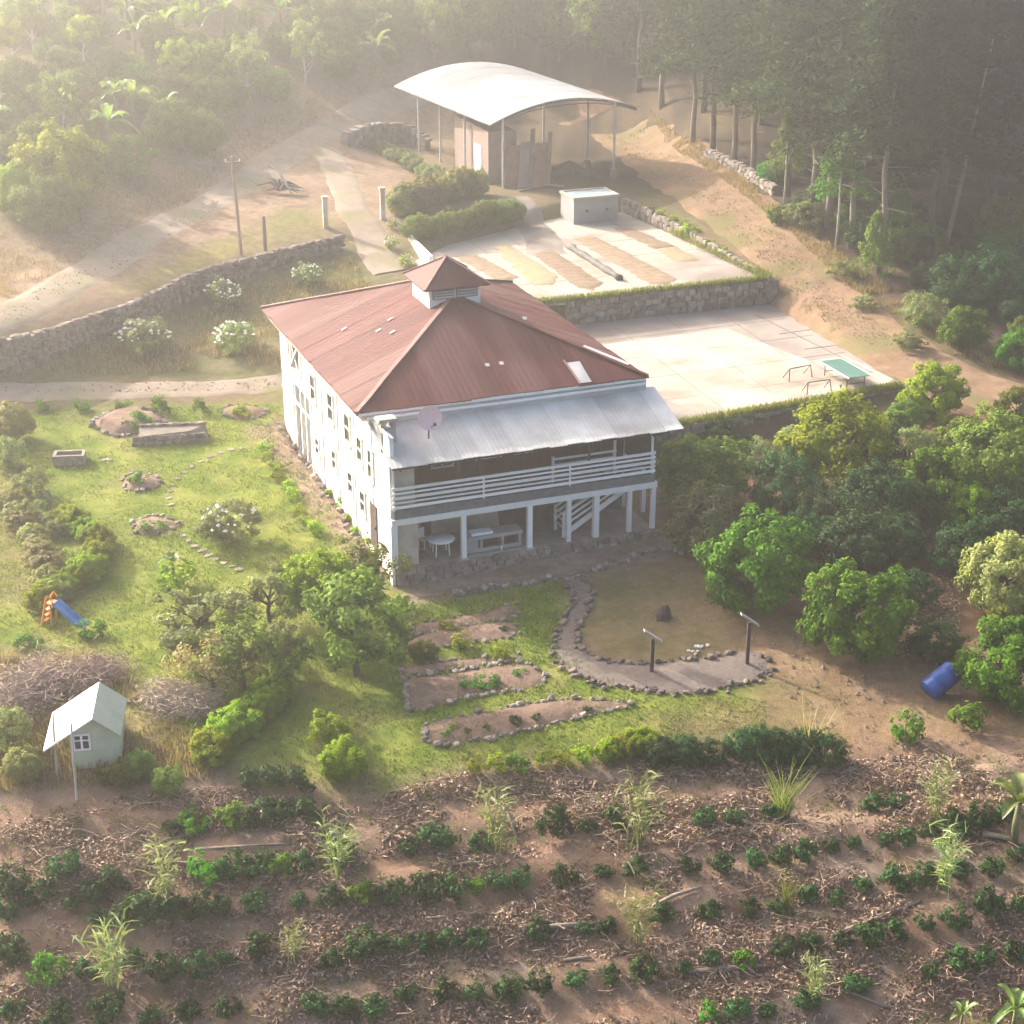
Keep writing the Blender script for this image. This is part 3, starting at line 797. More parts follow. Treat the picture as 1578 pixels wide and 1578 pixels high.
# inner stair rail on the upper porch
for z in (FL2 + 1.15, FL2 + .85, FL2 + .55):
    MB().box(8.9, 12.1, PV + 1.15, PV + 1.19, z - .05, z + .05).build('stair_rail', M['white_clean'], house)
for u in (8.95, 10.1, 11.4, 12.05):
    MB().box(u - .06, u + .06, PV + 1.2, PV + 1.3, FL2, FL2 + (1.25 if u < 10 else 2.6)).build('stair_post', M['white_clean'] if u < 9 or u > 12 else M['wood_dark'], house)
# stair up to the porch: two stringers, treads, sloping rails
ua, ub = post_u(874, 830), post_u(985, 760)
sv = PV + .55
for dv in (0, 1.0):
    MB().beam((ua + .1, sv + dv, FL1 + .1), (ub, sv + dv, FL2 - .3), .06, .26).build('stringer', M['white_clean'] if dv == 0 else M['wood_dark'], house)
for k in range(11):
    t = (k + .5) / 11
    u = ua + .1 + (ub - ua - .1) * t; z = FL1 + .1 + (FL2 - .4 - FL1) * t
    MB().box(u - .15, u + .15, sv + .035, sv + .965, z, z + .05).build('tread', M['wood'], house)
for dz in (.45, .75, 1.05):
    for dv in (0, 1.0):
        MB().beam((ua, sv + dv - .06, FL1 + .1 + dz), (ub - .2 - dz * .35, sv + dv - .06, FL2 - .5 + dz * .72), .04, .10).build('stair_rail', M['white_clean'], house)
MB().box(ua - .06, ua + .06, sv - .16, sv - .05, FL1, FL1 + 1.25).build('newel_post', M['white_clean'], house)
MB().box(ua - .06, ua + .06, sv + .85, sv + .95, FL1, FL1 + 1.25).build('newel_post', M['white_clean'], house)
for dz in (.5, .85, 1.15):
    MB().box(ua - .05, ua - .01, sv - .05, sv + .85, FL1 + dz - .05, FL1 + dz + .03).build('gate_rail', M['white_clean'], house)
# windows and doors of the porch front
def window(u0, u1, z0, z1, v=V0, mat=M['white_clean'], bars=1):
    f = MB(); t = .09
    f.box(u0, u1, v - .07, v - .003, z0, z0 + t); f.box(u0, u1, v - .07, v - .003, z1 - t, z1)
    f.box(u0, u0 + t, v - .068, v - .003, z0 + t, z1 - t); f.box(u1 - t, u1, v - .068, v - .003, z0 + t, z1 - t)
    for b in range(bars):
        um = u0 + (u1 - u0) * (b + 1) / (bars + 1); f.box(um - .025, um + .025, v - .06, v - .003, z0 + t, z1 - t)
    o = f.build('window_frame', mat, house)
    MB().box(u0 + t, u1 - t, v - .03, v - .004, z0 + t, z1 - t).build('pane', M['glass'], o)
window(3.55, 4.65, FL2 + .85, FL2 + 2.5); window(6.0, 7.0, FL2 + 1.0, FL2 + 2.5); window(7.6, 8.5, FL2 + 1.0, FL2 + 2.5)
d = MB().box(5.0, 5.85, V0 - .06, V0 - .004, FL2, FL2 + 2.3).build('door', M['wood_dark'], house)
MB().box(5.72, 5.78, V0 - .11, V0 - .062, FL2 + 1.0, FL2 + 1.15).build('handle', M['white_clean'], d)
d = MB().box(8.5, 9.5, V0 - .06, V0 - .004, FL1, FL1 + 2.05).build('door', M['wood_dark'], house)
MB().box(9.3, 9.38, V0 - .11, V0 - .062, FL1 + 1.0, FL1 + 1.12).build('handle', M['white_clean'], d)
d = MB().box(2.25, 3.0, V0 - .06, V0 - .004, FL1, FL1 + 2.0).build('door', M['wood'], house)
MB().box(2.9, 2.95, V0 - .11, V0 - .062, FL1 + 1.0, FL1 + 1.12).build('handle', M['metal_dark'], d)
for u in (2.6, 5.15, 5.6, 6.3, 7.3, 8.1, 9.0):
    MB().box(u - .03, u + .03, -.6, -.54, 5.75, 6.35).build('roof_bracket', M['white_clean'], house)
# side wall windows, read off the photograph: centre pixel, width (m), height (m)
def side_window(px, py, wv, hz, brace=False, name='window_frame'):
    p = hl(plane_hit(px, py, hw(U0, 0), VD)); v, z = p[1], p[2]
    x = U0; t = .09
    f = MB()
    f.box(x - .07, x - .003, v - wv/2, v + wv/2, z - hz/2, z - hz/2 + t); f.box(x - .07, x - .003, v - wv/2, v + wv/2, z + hz/2 - t, z + hz/2)
    f.box(x - .068, x - .003, v - wv/2, v - wv/2 + t, z - hz/2 + t, z + hz/2 - t); f.box(x - .068, x - .003, v + wv/2 - t, v + wv/2, z - hz/2 + t, z + hz/2 - t)
    f.box(x - .06, x - .003, v - wv/2 + t, v + wv/2 - t, z - .03, z + .03)
    o = f.build(name, M['white_clean'], house)
    MB().box(x - .16, x - .072, v - wv/2 - .1, v + wv/2 + .1, z - hz/2 - .08, z - hz/2).build('sill', M['white_clean'], o)
    MB().box(x - .14, x - .072, v - wv/2 - .1, v + wv/2 + .1, z + hz/2, z + hz/2 + .09).build('lintel', M['white_clean'], o)
    MB().box(x - .03, x - .002, v - wv/2 + t, v + wv/2 - t, z - hz/2 + t, z + hz/2 - t).build('pane', M['glass'], o)
for px, py, wv, hz in ((483,598,1.0,1.45),(510,628,1.0,1.5),(536,660,1.0,1.5),(555,693,.9,1.3),(572,716,.9,1.5)):
    side_window(px, py, wv, hz)
for px, py, wv, hz in ((490,688,.8,1.0),(516,709,.8,1.1),(541,744,.9,1.2),(560,774,.9,1.2)):
    side_window(px, py, wv, hz)
p = hl(plane_hit(577, 808, hw(U0, 0), VD))
d = MB().box(U0 - .05, U0 - .003, p[1] - .5, p[1] + .5, p[2] - 1.15, p[2] + 1.0).build('door', M['wood_dark'], house)
MB().box(U0 - .09, U0 - .052, p[1] - .42, p[1] - .36, p[2] - .1, p[2] + .05).build('handle', M['metal_dark'], d)
# open gallery at the back of the side wall with X-braced railing and posts
for v in (11.4, 13.1, 15.0, 16.95):
    MB().box(U0 - .03, U0 + .13, v - .09, v + .09, FL2 + .905, 6.88).build('gallery_post', M['white_clean'], house)
for v0, v1 in ((13.2, 14.9),):
    o = MB().beam((U0 - .03, v0, FL2 + 1.7), (U0 - .03, v1, FL2 + 3.2), .05, .09).beam((U0 - .085, v1, FL2 + 1.7), (U0 - .085, v0, FL2 + 3.2), .05, .09).build('cross_brace', M['white_clean'], house)
MB().box(U0 + 1.6, U0 + 1.7, 11.25, V1 - .21, -.2, CE - .01).build('gallery_wall', M['plaster'], house)
for v in (11.35, 12.3, 13.3, 14.4):
    MB().box(U0 - .02, U0 + .16, v - .08, v + .08, .2, FL2 + .898).build('gallery_post', M['white_clean'], house)
for z0, z1 in ((FL2 - .1, FL2 + .05), (6.88, 7.05)):
    MB().box(U0 - .05, U0 - .004, PV + .1, V1, z0, z1).build('trim_board', M['white_clean'], house)
for v in (PV + .15, .5, 3.4, 6.2, 9.0, 11.1):
    MB().box(U0 - .045, U0 - .004, v - .07, v + .07, 0, FL2 - .105).build('trim_board', M['white_clean'], house)
    MB().box(U0 - .045, U0 - .004, v - .07, v + .07, FL2 + .055, 6.875 if v > 0 else 5.6).build('trim_board', M['white_clean'], house)
MB().box(.25, EW - .25, .2, EL - .25, CE - .004, CE + .06).build('ceiling', M['white'], house)
# stone plinth along the front
k = 0
for r in range(4):
    u = U0 + .1
    while u < U1:
        wd = RND.uniform(.3, .65); z = -.25 + r * .27 + RND.uniform(-.03, .03)
        gz = -.15 + (u - U0) * .04
        if z > gz - .2 and not (ua - .75 < u < ua + .0 and z > .2):
            put_stone(house, (u + wd/2, PV - .16, z), (wd, .3, .3), 0, STONES, .1)
        u += wd * 1.0

# main roof: corrugated strips from eave to hip
RA = 7.2                                                  # plan run of the end faces
RH = 10.15                                                # ridge height
SLOPES = {'left': (RH - EZ) / (EW/2)}
CUP0, CUP1 = (EW/2 - 1.3, EW/2 + 1.3), (EL/2 - 1.3, EL/2 + 1.3)
def roof_face(side):
    ln = EL if side in ('left', 'right') else EW
    run = EW/2 if side in ('left', 'right') else RA
    s = 0.0
    n = int(round(ln / .9)); wd = ln / n
    for k in range(n):
        s0, s1 = k * wd, (k + 1) * wd + .06
        def inset(q):
            q = min(max(q, 0), ln)
            if side in ('left', 'right'): return run * min(q / RA, (ln - q) / RA, 1.0)
            return run * min(q / (EW/2), (ln - q) / (EW/2))
        def pt(q, d, dz):
            z = EZ + (RH - EZ) * d / run + dz
            if side == 'left': return (d, ln - q, z)
            if side == 'right': return (EW - d, q, z)
            if side == 'front': return (q, d, z)
            return (EW - q, EL - d, z)
        off = (.016 if k % 2 else .026) + RND.uniform(-.006, .006)
        ext = RND.uniform(-.03, .06)
        cols = []
        for c in range(13):
            q = s0 + (s1 - s0) * c / 12
            rib = .006 if c % 4 in (1, 2) else 0.0
            cols.append((q, rib))
        V, F = [], []
        for q, rib in cols:
            dm = max(inset(min(q, ln)), .02)
            V += [pt(q, -ext, off + rib), pt(q, dm * .5, off + rib), pt(q, dm, off + rib)]
        for c in range(12):
            for j in range(2):
                a = c*3 + j; F.append((a, a + 3, a + 4, a + 1))
        # thin underside edge along the eave
        b0 = len(V)
        for c in range(13): x, y, z = V[c*3]; V.append((x, y, z - .05))
        for c in range(12): F.append((c*3, b0 + c, b0 + c + 1, (c+1)*3))
        o = MB().add(V, F).build('roof_sheet', M['rust'] if side in ('front', 'back') else M['rust_side'], house)
        if side == 'front' and abs((s0 + s1)/2 - 11.3) < .45:
            V2 = [pt(q, d, off + .05) for q in (s0 + .05, s1 - .25) for d in (.05, 1.5)]
            MB().add(V2, [(0,2,3,1)]).build('patch_sheet', M['zinc'], o)
for sd in ('left', 'front', 'right', 'back'): roof_face(sd)
# slipped pale sheets; light through roof holes painted as small pale patches
MB().beam((12.0, 2.6, EZ + 1.0), (13.6, .9, EZ + .42), .28, .03).build('slipped_sheet', M['zinc_old'], house)
MB().beam((10.75, .1, EZ + .12), (10.6, 1.7, EZ + .74), .08, .03).build('slipped_sheet', M['rust_cap'], house)
for (u, d) in ((2.2, 9.6), (3.3, 7.4), (3.7, 6.4), (4.1, 8.0)):
    z = EZ + (RH - EZ) * u / (EW/2) + .075
    MB().add([(u-.13,d-.1,z-.05),(u+.16,d-.06,z+.064),(u+.12,d+.1,z+.048),(u-.1,d+.07,z-.04)], [(0,1,2,3)]).build('hole_light_patch', M['zinc'], house)
for (u, d) in ((7.6, 2.0), (6.9, 2.0), (9.9, 4.9)):
    z = EZ + (RH - EZ) * d / RA + .075
    MB().add([(u-.1,d-.1,z-.038),(u+.1,d-.1,z-.038),(u+.12,d+.1,z+.038),(u-.1,d+.12,z+.046)], [(0,1,2,3)]).build('hole_light_patch', M['zinc'], house)
# hip caps, ridge, eave trim
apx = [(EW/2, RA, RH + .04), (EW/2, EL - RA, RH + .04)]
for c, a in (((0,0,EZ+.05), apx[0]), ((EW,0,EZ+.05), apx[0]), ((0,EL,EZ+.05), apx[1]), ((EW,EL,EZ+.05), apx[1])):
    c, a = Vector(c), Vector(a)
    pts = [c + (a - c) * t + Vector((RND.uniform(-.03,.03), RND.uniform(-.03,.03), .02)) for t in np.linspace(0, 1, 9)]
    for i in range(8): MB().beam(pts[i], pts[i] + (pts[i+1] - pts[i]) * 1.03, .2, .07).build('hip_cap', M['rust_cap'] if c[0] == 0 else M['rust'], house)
MB().box(.02, .10, .1, EL - .1, EZ - .16, EZ - .02).build('eave_board', M['rust_cap'], house)
MB().box(.1, EW - .1, .02, .10, EZ - .16, EZ - .02).build('eave_board', M['white_clean'], house)
# gutter / flashing between roof and awning
MB().box(.6, EW, .16, .30, 6.72, EZ - .18).build('flashing', M['zinc_old'], house)
o = MB().tube([(.5,.06,EZ-.33),(EW/2,.06,EZ-.38),(EW-.1,.06,EZ-.33)], .075, 8).build('gutter', M['white_clean'], house)
# cupola
cx0, cx1 = CUP0; cy0, cy1 = CUP1
cy0 -= .6; cy1 -= .6
zb, zt = RH - .9, RH + .55
cup = MB().box(cx0, cx1, cy0, cy0 + .12, zb, zt).box(cx0, cx1, cy1 - .12, cy1, zb, zt).box(cx0, cx0 + .12, cy0 + .12, cy1 - .12, zb, zt).box(cx1 - .12, cx1, cy0 + .12, cy1 - .12, zb, zt).build('cupola', M['white'], house)
for u0 in (cx0 + .15, cx0 + 1.35):
    f = MB().box(u0, u0 + 1.1, cy0 - .05, cy0 - .003, zt - .62, zt - .14).build('louvre', M['fascia'], cup)
    for j in range(3): MB().box(u0 + .06, u0 + 1.04, cy0 - .09, cy0 - .052, zt - .56 + j * .14, zt - .49 + j * .14).build('slat', M['zinc'], cup)
ov, ch = .38, 1.12
C0 = [(cx0-ov,cy0-ov,zt),(cx1+ov,cy0-ov,zt),(cx1+ov,cy1+ov,zt),(cx0-ov,cy1+ov,zt)]
ap = ((cx0+cx1)/2, (cy0+cy1)/2, zt + ch)
for i in range(4):
    a, b = C0[i], C0[(i+1) % 4]
    MB().add([a, b, ap, (a[0],a[1],a[2]-.06), (b[0],b[1],b[2]-.06)], [(0,1,2),(0,3,4,1)]).build('cupola_roof', M['rust'], cup)
for c in C0:
    MB().beam(Vector(c) + Vector((0,0,.02)), Vector(ap) + Vector((0,0,.02)), .13, .05).build('hip_cap', M['rust_cap'], cup)
MB().box(cx0-ov+.03, cx1+ov-.03, cy0-ov+.03, cy1+ov-.03, zt-.05, zt-.02).build('soffit', M['white'], cup)
# awning: zinc sheets side by side
AZ0, AZ1, AV0, AV1 = 6.75, 5.75, .28, -2.95
n = 17; AU0, AU1 = .62, 14.6
for k in range(n):
    u0 = AU0 + (AU1 - AU0) * k / n; u1 = AU0 + (AU1 - AU0) * (k + 1) / n + .05
    off = .0 if k % 2 else .022
    e = RND.uniform(-.05, .03)
    V, F = [], []
    for c in range(13):
        u = u0 + (u1 - u0) * c / 12; rib = .010 if c % 3 == 1 else 0
        V += [(u, AV1 + e, AZ1 + off + rib), (u, AV0, AZ0 + off + rib), (u, AV1 + e, AZ1 + off + rib - .03)]
    for c in range(12):
        a = c * 3; F += [(a, a + 3, a + 4, a + 1), (a + 2, a + 5, a + 3, a)]
    MB().add(V, F).build('awning_sheet', M['zinc'], house)
for v, z in ((-2.75, 5.72), (-1.4, 6.13)):
    MB().box(U0 - .05, U1 + .6, v - .05, v + .05, z - .13, z - .03).build('awning_purlin', M['wood_dark'], house)
for u in np.linspace(U0 + .3, U1 - .2, 9):
    MB().beam((u, AV0, AZ0 - .16), (u, AV1 + .1, AZ1 - .2), .07, .1).build('awning_rafter', M['wood_dark'], house)
MB().box(U1 - .12, U1, PV, V0, FL2 + .285, 5.9).build('end_screen', M['fascia'], house)
# chimney through the awning
p = hl(plane_hit(596, 676, hw(0, -1.0), UD)); cu = p[0]
ch = MB().box(cu - .34, cu + .34, -1.3, -.7, 5.9, 6.98)
o = ch.build('chimney', M['concrete_grey'], house)
MB().box(cu - .40, cu + .40, -1.36, -.64, 5.95, 6.3).build('chimney_flashing', M['zinc_old'], o)
for a, b in ((-.24,-1.2),(.24,-1.2),(-.24,-.8),(.24,-.8)):
    MB().box(cu + a - .1, cu + a + .1, -1 + (b + 1) - .1, -1 + (b + 1) + .1, 6.982, 7.298).build('chimney_pillar', M['stone_pale'], o)
MB().add([(cu-.46,-1.38,7.3),(cu+.46,-1.38,7.3),(cu+.46,-.62,7.3),(cu-.46,-.62,7.3),(cu-.4,-1.32,7.42),(cu+.4,-1.32,7.42),(cu+.4,-.68,7.42),(cu-.4,-.68,7.42)],
         [(0,3,2,1),(4,5,6,7),(0,1,5,4),(1,2,6,5),(2,3,7,6),(3,0,4,7)]).build('chimney_cap', M['stone_pale'], o)

def hthing(name, label, cat, u, v, z, group=None, rz=0):
    p = hw(u, v, z); return thing(name, label, cat, p, HYAW + rz, group)
# satellite dish on a short mast
p = hl(plane_hit(661, 690, hw(0, -1.3), UD))
t = hthing('satellite_dish', 'pale pink round satellite dish standing on the porch roof', 'satellite dish', p[0], -1.3, 6.2)
MB().tube([(0,0,.0),(0,0,.85),(0,-.1,.95)], .035, 8).build('mast', M['metal_dark'], t)
d = MB(); prof = [(.001,0),(.2,.02),(.38,.07),(.53,.15),(.55,.16),(.53,.13),(.38,.045),(.2,-.005),(.001,-.02)]
d.lathe(prof, 28)
o = d.build('reflector', M['dish'], t, True); o.location = (0, -.18, 1.12); o.rotation_euler = (math.radians(78), 0, math.radians(-10))
MB().tube([(0,-.2,.65),(.03,-.75,1.0)], .02, 6).box(-.02,.08,-.85,-.72,.95,1.07).build('receiver_arm', M['metal_dark'], t)
# wash counter, tables and oddments on the porch
u0, u1 = post_u(722, 840), post_u(808, 830)
t = hthing('wash_counter', 'grey concrete wash counter with open bays behind the porch parapet', 'counter', u0, PV + .35, FL1)
L = u1 - u0
for a in (.03, .28, .66, .97): MB().box(L*a - .06, L*a + .06, 0, .7, 0, .6).build('bay_wall', M['concrete_grey'], t)
MB().box(-.05, L + .05, -.05, .78, .6, .75).build('counter_top', M['concrete_grey'], t)
MB().box(0, L, .55, .6, 0, .6).build('bay_shade_panel', M['wood_dark'], t)  # dark panel stands in for the shade inside the open bays
MB().box(.0, L, -.03, -.002, 0, .16).build('plinth_board', M['concrete_grey'], t)
MB().box(.04, L*.22, -.025, -.002, .16, .6).build('cupboard_front', M['concrete_grey'], t)
MB().box(L*.12, L*.5, .1, .6, .75, .86).build('basin', M['white_clean'], t)
MB().box(0, L, -.45, -.3, -.35, .02).build('parapet', M['concrete_grey'], t)
t = hthing('round_table', 'white round topped table by the corner of the lower porch', 'table', post_u(688, 845), PV + .75, FL1)
MB().lathe([(0.001,.78),(.62,.78),(.65,.75),(.62,.71),(.001,.71)], 24).build('table_top', M['white_clean'], t, True)
for a in range(4): MB().tube([(.45*math.cos(a*1.57+.7), .45*math.sin(a*1.57+.7), 0), (.4*math.cos(a*1.57+.7), .4*math.sin(a*1.57+.7), .72)], .03, 6).build('leg', M['white_clean'], t)
t = hthing('plastic_chair', 'small pale chair beside the round porch table', 'chair', post_u(672, 830), PV + 1.7, FL1, rz=.5)
MB().box(-.22,.22,-.22,.22,.42,.46).build('seat', M['white_clean'], t)
MB().box(-.22,.22,.2,.24,.46,.9).build('backrest', M['white_clean'], t)
for a in (-.19,.19):
    for b in (-.19,.19): MB().box(a-.02,a+.02,b-.02,b+.02,0,.42).build('leg', M['white_clean'], t)
t = hthing('bucket', 'dark bucket near the porch pier', 'bucket', post_u(655, 845), PV + .6, FL1)
MB().lathe([(.001,.0),(.14,0),(.18,.34),(.165,.34),(.13,.03),(.001,.03)], 16).build('pail', M['metal_dark'], t, True)
MB().tube([(-.17,0,.33),(-.1,0,.46),(.1,0,.46),(.17,0,.33)], .01, 5).build('handle', M['zinc'], t)
# low white handrail in front of the porch
a, b = hl(at(706, 880, .05)), hl(at(768, 862, .1))
t = hthing('handrail', 'thin white handrail standing on the trodden soil below the porch', 'handrail', a[0], a[1], float(H(*hw(a[0], a[1])[:2])))
LN = b[0] - a[0]
MB().tube([(0,0,0),(0,0,.35)], .035, 6).build('upright', M['white_clean'], t)
MB().tube([(LN,0,-.05),(LN,0,.85)], .035, 6).build('upright', M['white_clean'], t)
MB().tube([(0,0,.12),(LN,0,.42)], .035, 6).build('top_bar', M['white_clean'], t)

# ------------------------------------------------------------------ curved metal shed
PF = at(776, 290, SHED_Z)
FLc = plane_hit(755, 193, PF, UD)
FRc = plane_hit(985, 166, FLc, UD)
PK = plane_hit(885, 151, FLc, UD)
BLc = at(607, 133, 10.0)
VL = float(np.dot(BLc - FLc, VD)); EU = float(np.dot(BLc - FLc, UD))
zdrop = BLc[2] - FLc[2]
shed = thing('open_shed', 'open shed with a curved pale metal roof on slim posts', 'shed', (FLc[0], FLc[1], 0), HYAW)
def sl(p): d = p - FLc; return float(np.dot(d, UD)), float(np.dot(d, VD)), float(p[2])
RU = sl(FRc)[0]; zl, zr = FLc[2], FRc[2]; pku, pkz = sl(PK)[0], PK[2]
# arc through the three points as a quadratic in u
A = np.array([[0,0,1],[pku**2,pku,1],[RU**2,RU,1]]); cf = np.linalg.solve(A, np.array([zl,pkz,zr]))
arc = lambda u: cf[0]*u*u + cf[1]*u + cf[2]
NS = 12
for k in range(NS):                                       # long curved sheets side by side along the depth
    v0, v1 = VL * k / NS, VL * (k + 1) / NS + .06
    off = .0 if k % 2 else .008
    V, F = [], []
    uu = np.linspace(0, RU, 17)
    for v in (v0, v1):
        for u in uu: V.append((u + EU * v / VL, v, arc(u) + zdrop * v / VL + off))
    for i in range(16): F.append((i, i + 1, 17 + i + 1, 17 + i))
    n0 = len(V); T0 = list(V)
    V += [(x, y, z - .05) for x, y, z in T0]
    F += [tuple(n0 + j for j in f[::-1]) for f in F[:16]]
    e0 = len(V); V += T0[:17] + [(x, y, z - .05) for x, y, z in T0[:17]]
    F += [(e0 + i, e0 + 17 + i, e0 + 17 + i + 1, e0 + i + 1) for i in range(16)]
    MB().add(V, F).build('roof_sheet', M['shed_roof'], shed, True)
for v in (.15, VL * .36, VL * .68, VL - .2):
    pts = [(u + EU * v / VL, v, arc(u) - .18 + zdrop * v / VL) for u in np.linspace(.1, RU - .1, 14)]
    MB().tube(pts, .06, 6).build('arch_truss', M['metal_dark'], shed)
    pts = [(u + EU * v / VL, v, arc(u) - .5 + .3 * abs(u / RU - .5) * 2 * .9 + zdrop * v / VL) for u in np.linspace(.1, RU - .1, 14)]
    MB().tube(pts, .04, 6).build('arch_chord', M['metal_dark'], shed)
for u in np.linspace(.3, RU - .3, 6):
    MB().beam((u, 0.05, arc(u) - .1), (u + EU, VL - .1, arc(u) - .1 + zdrop), .06, .08).build('purlin', M['metal_dark'], shed)
def shed_post(px, py, z, mat=M['zinc_old'], r=.09, base=True):
    p = at(px, py, z); u, v, _ = sl(p)
    v = min(max(v, .1), VL - .1); w_ = min(max(u - EU * v / VL, .1), RU - .1); u = w_ + EU * v / VL
    g = float(H(p[0], p[1]))
    top = arc(w_) + zdrop * v / VL - .1
    MB().tube([(u, v, g - .2), (u, v, top)], r, 8).build('post', mat, shed)
    if base: MB().box(u - .18, u + .18, v - .18, v + .18, g - .3, g + .75).build('post_footing', M['concrete_pale'], shed)
shed_post(776, 290, SHED_Z, base=False); shed_post(717, 268, SHED_Z, base=False); shed_post(679, 245, 5.2, base=False); shed_post(646, 232, 5.4, base=False)
shed_post(965, 290, 4.75); shed_post(905, 262, 4.95); shed_post(862, 215, 5.2, base=False)
# closed room under the left half of the shed
q = [sl(at(px, py, SHED_Z)) for px, py in ((712, 272), (770, 292))]
ru0, rv0 = .5, 1.2
room = MB()
rz1 = 8.9
MB().box(.45, 2.7, 1.6, 1.72, 4.9, rz1).build('room_front', M['panel_pink'], shed)
MB().box(.45, .57, 1.72, 9.2, 4.9, rz1).build('room_side', M['panel_pink'], shed)
MB().box(2.58, 2.7, 1.72, 9.2, 4.9, rz1).build('room_side', M['board_tan'], shed)
MB().box(.45, 2.7, 9.08, 9.2, 4.9, rz1).build('room_back', M['panel_pink'], shed)
d = MB().box(.40, .447, 3.0, 4.6, 4.95, 7.6).build('door', M['white'], shed)
MB().box(.36, .398, 3.15, 3.23, 6.0, 6.15).build('handle', M['metal_dark'], d)
MB().box(1.0, 2.6, 1.55, 1.597, 6.9, 8.3).build('board_panel', M['board_tan'], shed)
# boards leaning at the front of the shed, each one a thing
def sw(u, v, z): return FLc + UD * u + VD * v + np.array([0, 0, z - FLc[2]])
BL = [(1.0, -.2, 1.2, 3.3, 'board_tan', 'wide tan board leaning under the shed, nearest its front post'), (2.0, -.4, .9, 3.6, 'panel_pink', 'pale plank sheet leaning in the middle of the shed stack'),
      (2.9, -.5, .35, 4.6, 'wood', 'long narrow plank leaning highest under the shed'), (3.2, -.3, 1.1, 3.4, 'board_tan', 'dark tan board leaning at the right of the shed stack'), (4.3, -.4, .3, 4.2, 'board_tan', 'thin tan plank leaning at the far right of the shed stack')]
for u, v, wd, ln, mt, lb in BL:
    P = sw(u, v, SHED_Z); P[2] = float(H(P[0], P[1]))
    o = MB().add([(0,0,0),(wd,0,0),(wd,.06,0),(0,.06,0),(.9,ln*.42,ln*.86),(wd+.9,ln*.42,ln*.86),(wd+.9,ln*.42+.06,ln*.86),(.9,ln*.42+.06,ln*.86)],
        [(0,3,2,1),(4,5,6,7),(0,1,5,4),(1,2,6,5),(2,3,7,6),(3,0,4,7)]).build('leaning_board', M[mt])
    o.location = tuple(P); o.rotation_euler = (0, 0, HYAW); tag(o, lb, 'board', 'boards leaning under the shed')
# gravel heap and timber on the shed floor
def heap(name, label, cat, p, rx, ry, h, mat, group=None, seed=1, rz=0):
    V, F = [], []
    nr, nn = 8, 26
    for i in range(nr + 1):
        t = i / nr
        for k in range(nn):
            a = 2 * math.pi * k / nn
            j = .75 + .5 * vnoise(np.array([k * .6]), np.array([i * .8]), seed)[0] * (1 if 0 < i else 1)
            V.append((rx * t * math.cos(a) * j, ry * t * math.sin(a) * j, h * (1 - t) ** 1.0 * (.85 + .3 * j) - (.08 if i == nr else 0)))
    for i in range(nr):
        for k in range(nn):
            F.append((i*nn + k, (i+1)*nn + k, (i+1)*nn + (k+1) % nn, i*nn + (k+1) % nn))
    o = MB().add(V, F).build(name, mat, None, True); o.location = tuple(map(float, p)); o.rotation_euler = (0, 0, rz)
    return tag(o, label, cat, group)
heap('gravel_heap', 'low grey gravel heap on the floor of the open shed', 'gravel heap', at(878, 268, SHED_Z), 2.0, 1.8, .9, M['gravel'], seed=4)
for k, (a, b, lb) in enumerate((((790,290),(845,283),'grey timber lying at the foot of the shed boards'), ((800,296),(850,287),'second timber lying just in front of the shed'), ((815,283),(870,292),'crooked timber crossing the others by the shed'))):
    A, B = at(*a, SHED_Z), at(*b, SHED_Z); A[2] = H(A[0], A[1]) + .09; B[2] = H(B[0], B[1]) + .12 + .1 * (k == 2)
    o = MB().beam((0,0,0), tuple(B - A), .16, .13).build('timber', M['wood']); o.location = tuple(A); tag(o, lb, 'timber', 'timbers lying by the shed')

# ------------------------------------------------------------------ things on the drying terrace
PATCH = [([(735,393),(700,395),(770,435),(800,428)], 'beans', 'tan rectangle of drying coffee nearest the cupola roof'),
 ([(760,382),(783,376),(860,425),(850,440),(820,438)], 'beans_pale', 'pale greenish strip of drying coffee second from the roof'),
 ([(822,392),(848,384),(930,436),(915,447),(890,444)], 'beans', 'brown strip of drying coffee left of the dark tarp'),
 ([(884,368),(912,362),(1044,430),(1030,438),(1000,438)], 'beans', 'longest raked brown strip of drying coffee right of the tarp'),
 ([(944,352),(968,350),(1042,380),(1008,384)], 'beans', 'short brown strip of drying coffee at the far right'),
 ([(1009,385),(1042,381),(1082,401),(1045,404)], 'beans_pale', 'pale square of drying coffee at the right terrace edge')]
for pts, mt, lb in PATCH:
    W = [at(px, py, TERR_Z) for px, py in pts]
    o = drape_poly('drying_coffee', W, M[mt], .02, .22, bulge=.04, flat=TERR_Z + .014, straight=True, rake=.02 if 'longest' in lb or 'left of' in lb else .006)
    tag(o, lb, 'coffee beans', 'coffee spread to dry on the terrace')
A, B = at(876, 382, TERR_Z), at(955, 432, TERR_Z)
pts = [A + (B - A) * t + np.array([RND.uniform(-.05,.05), RND.uniform(-.05,.05), .14]) - np.array([0,0,0]) for t in np.linspace(0, 1, 14)]
o = MB().tube([tuple(p - A) for p in pts], [RND.uniform(.16,.30) for _ in pts], 8).build('tarp_roll', M['tarp'], None, True)
o.location = tuple(A); tag(o, 'long dark rolled tarp lying between the coffee strips', 'tarp')
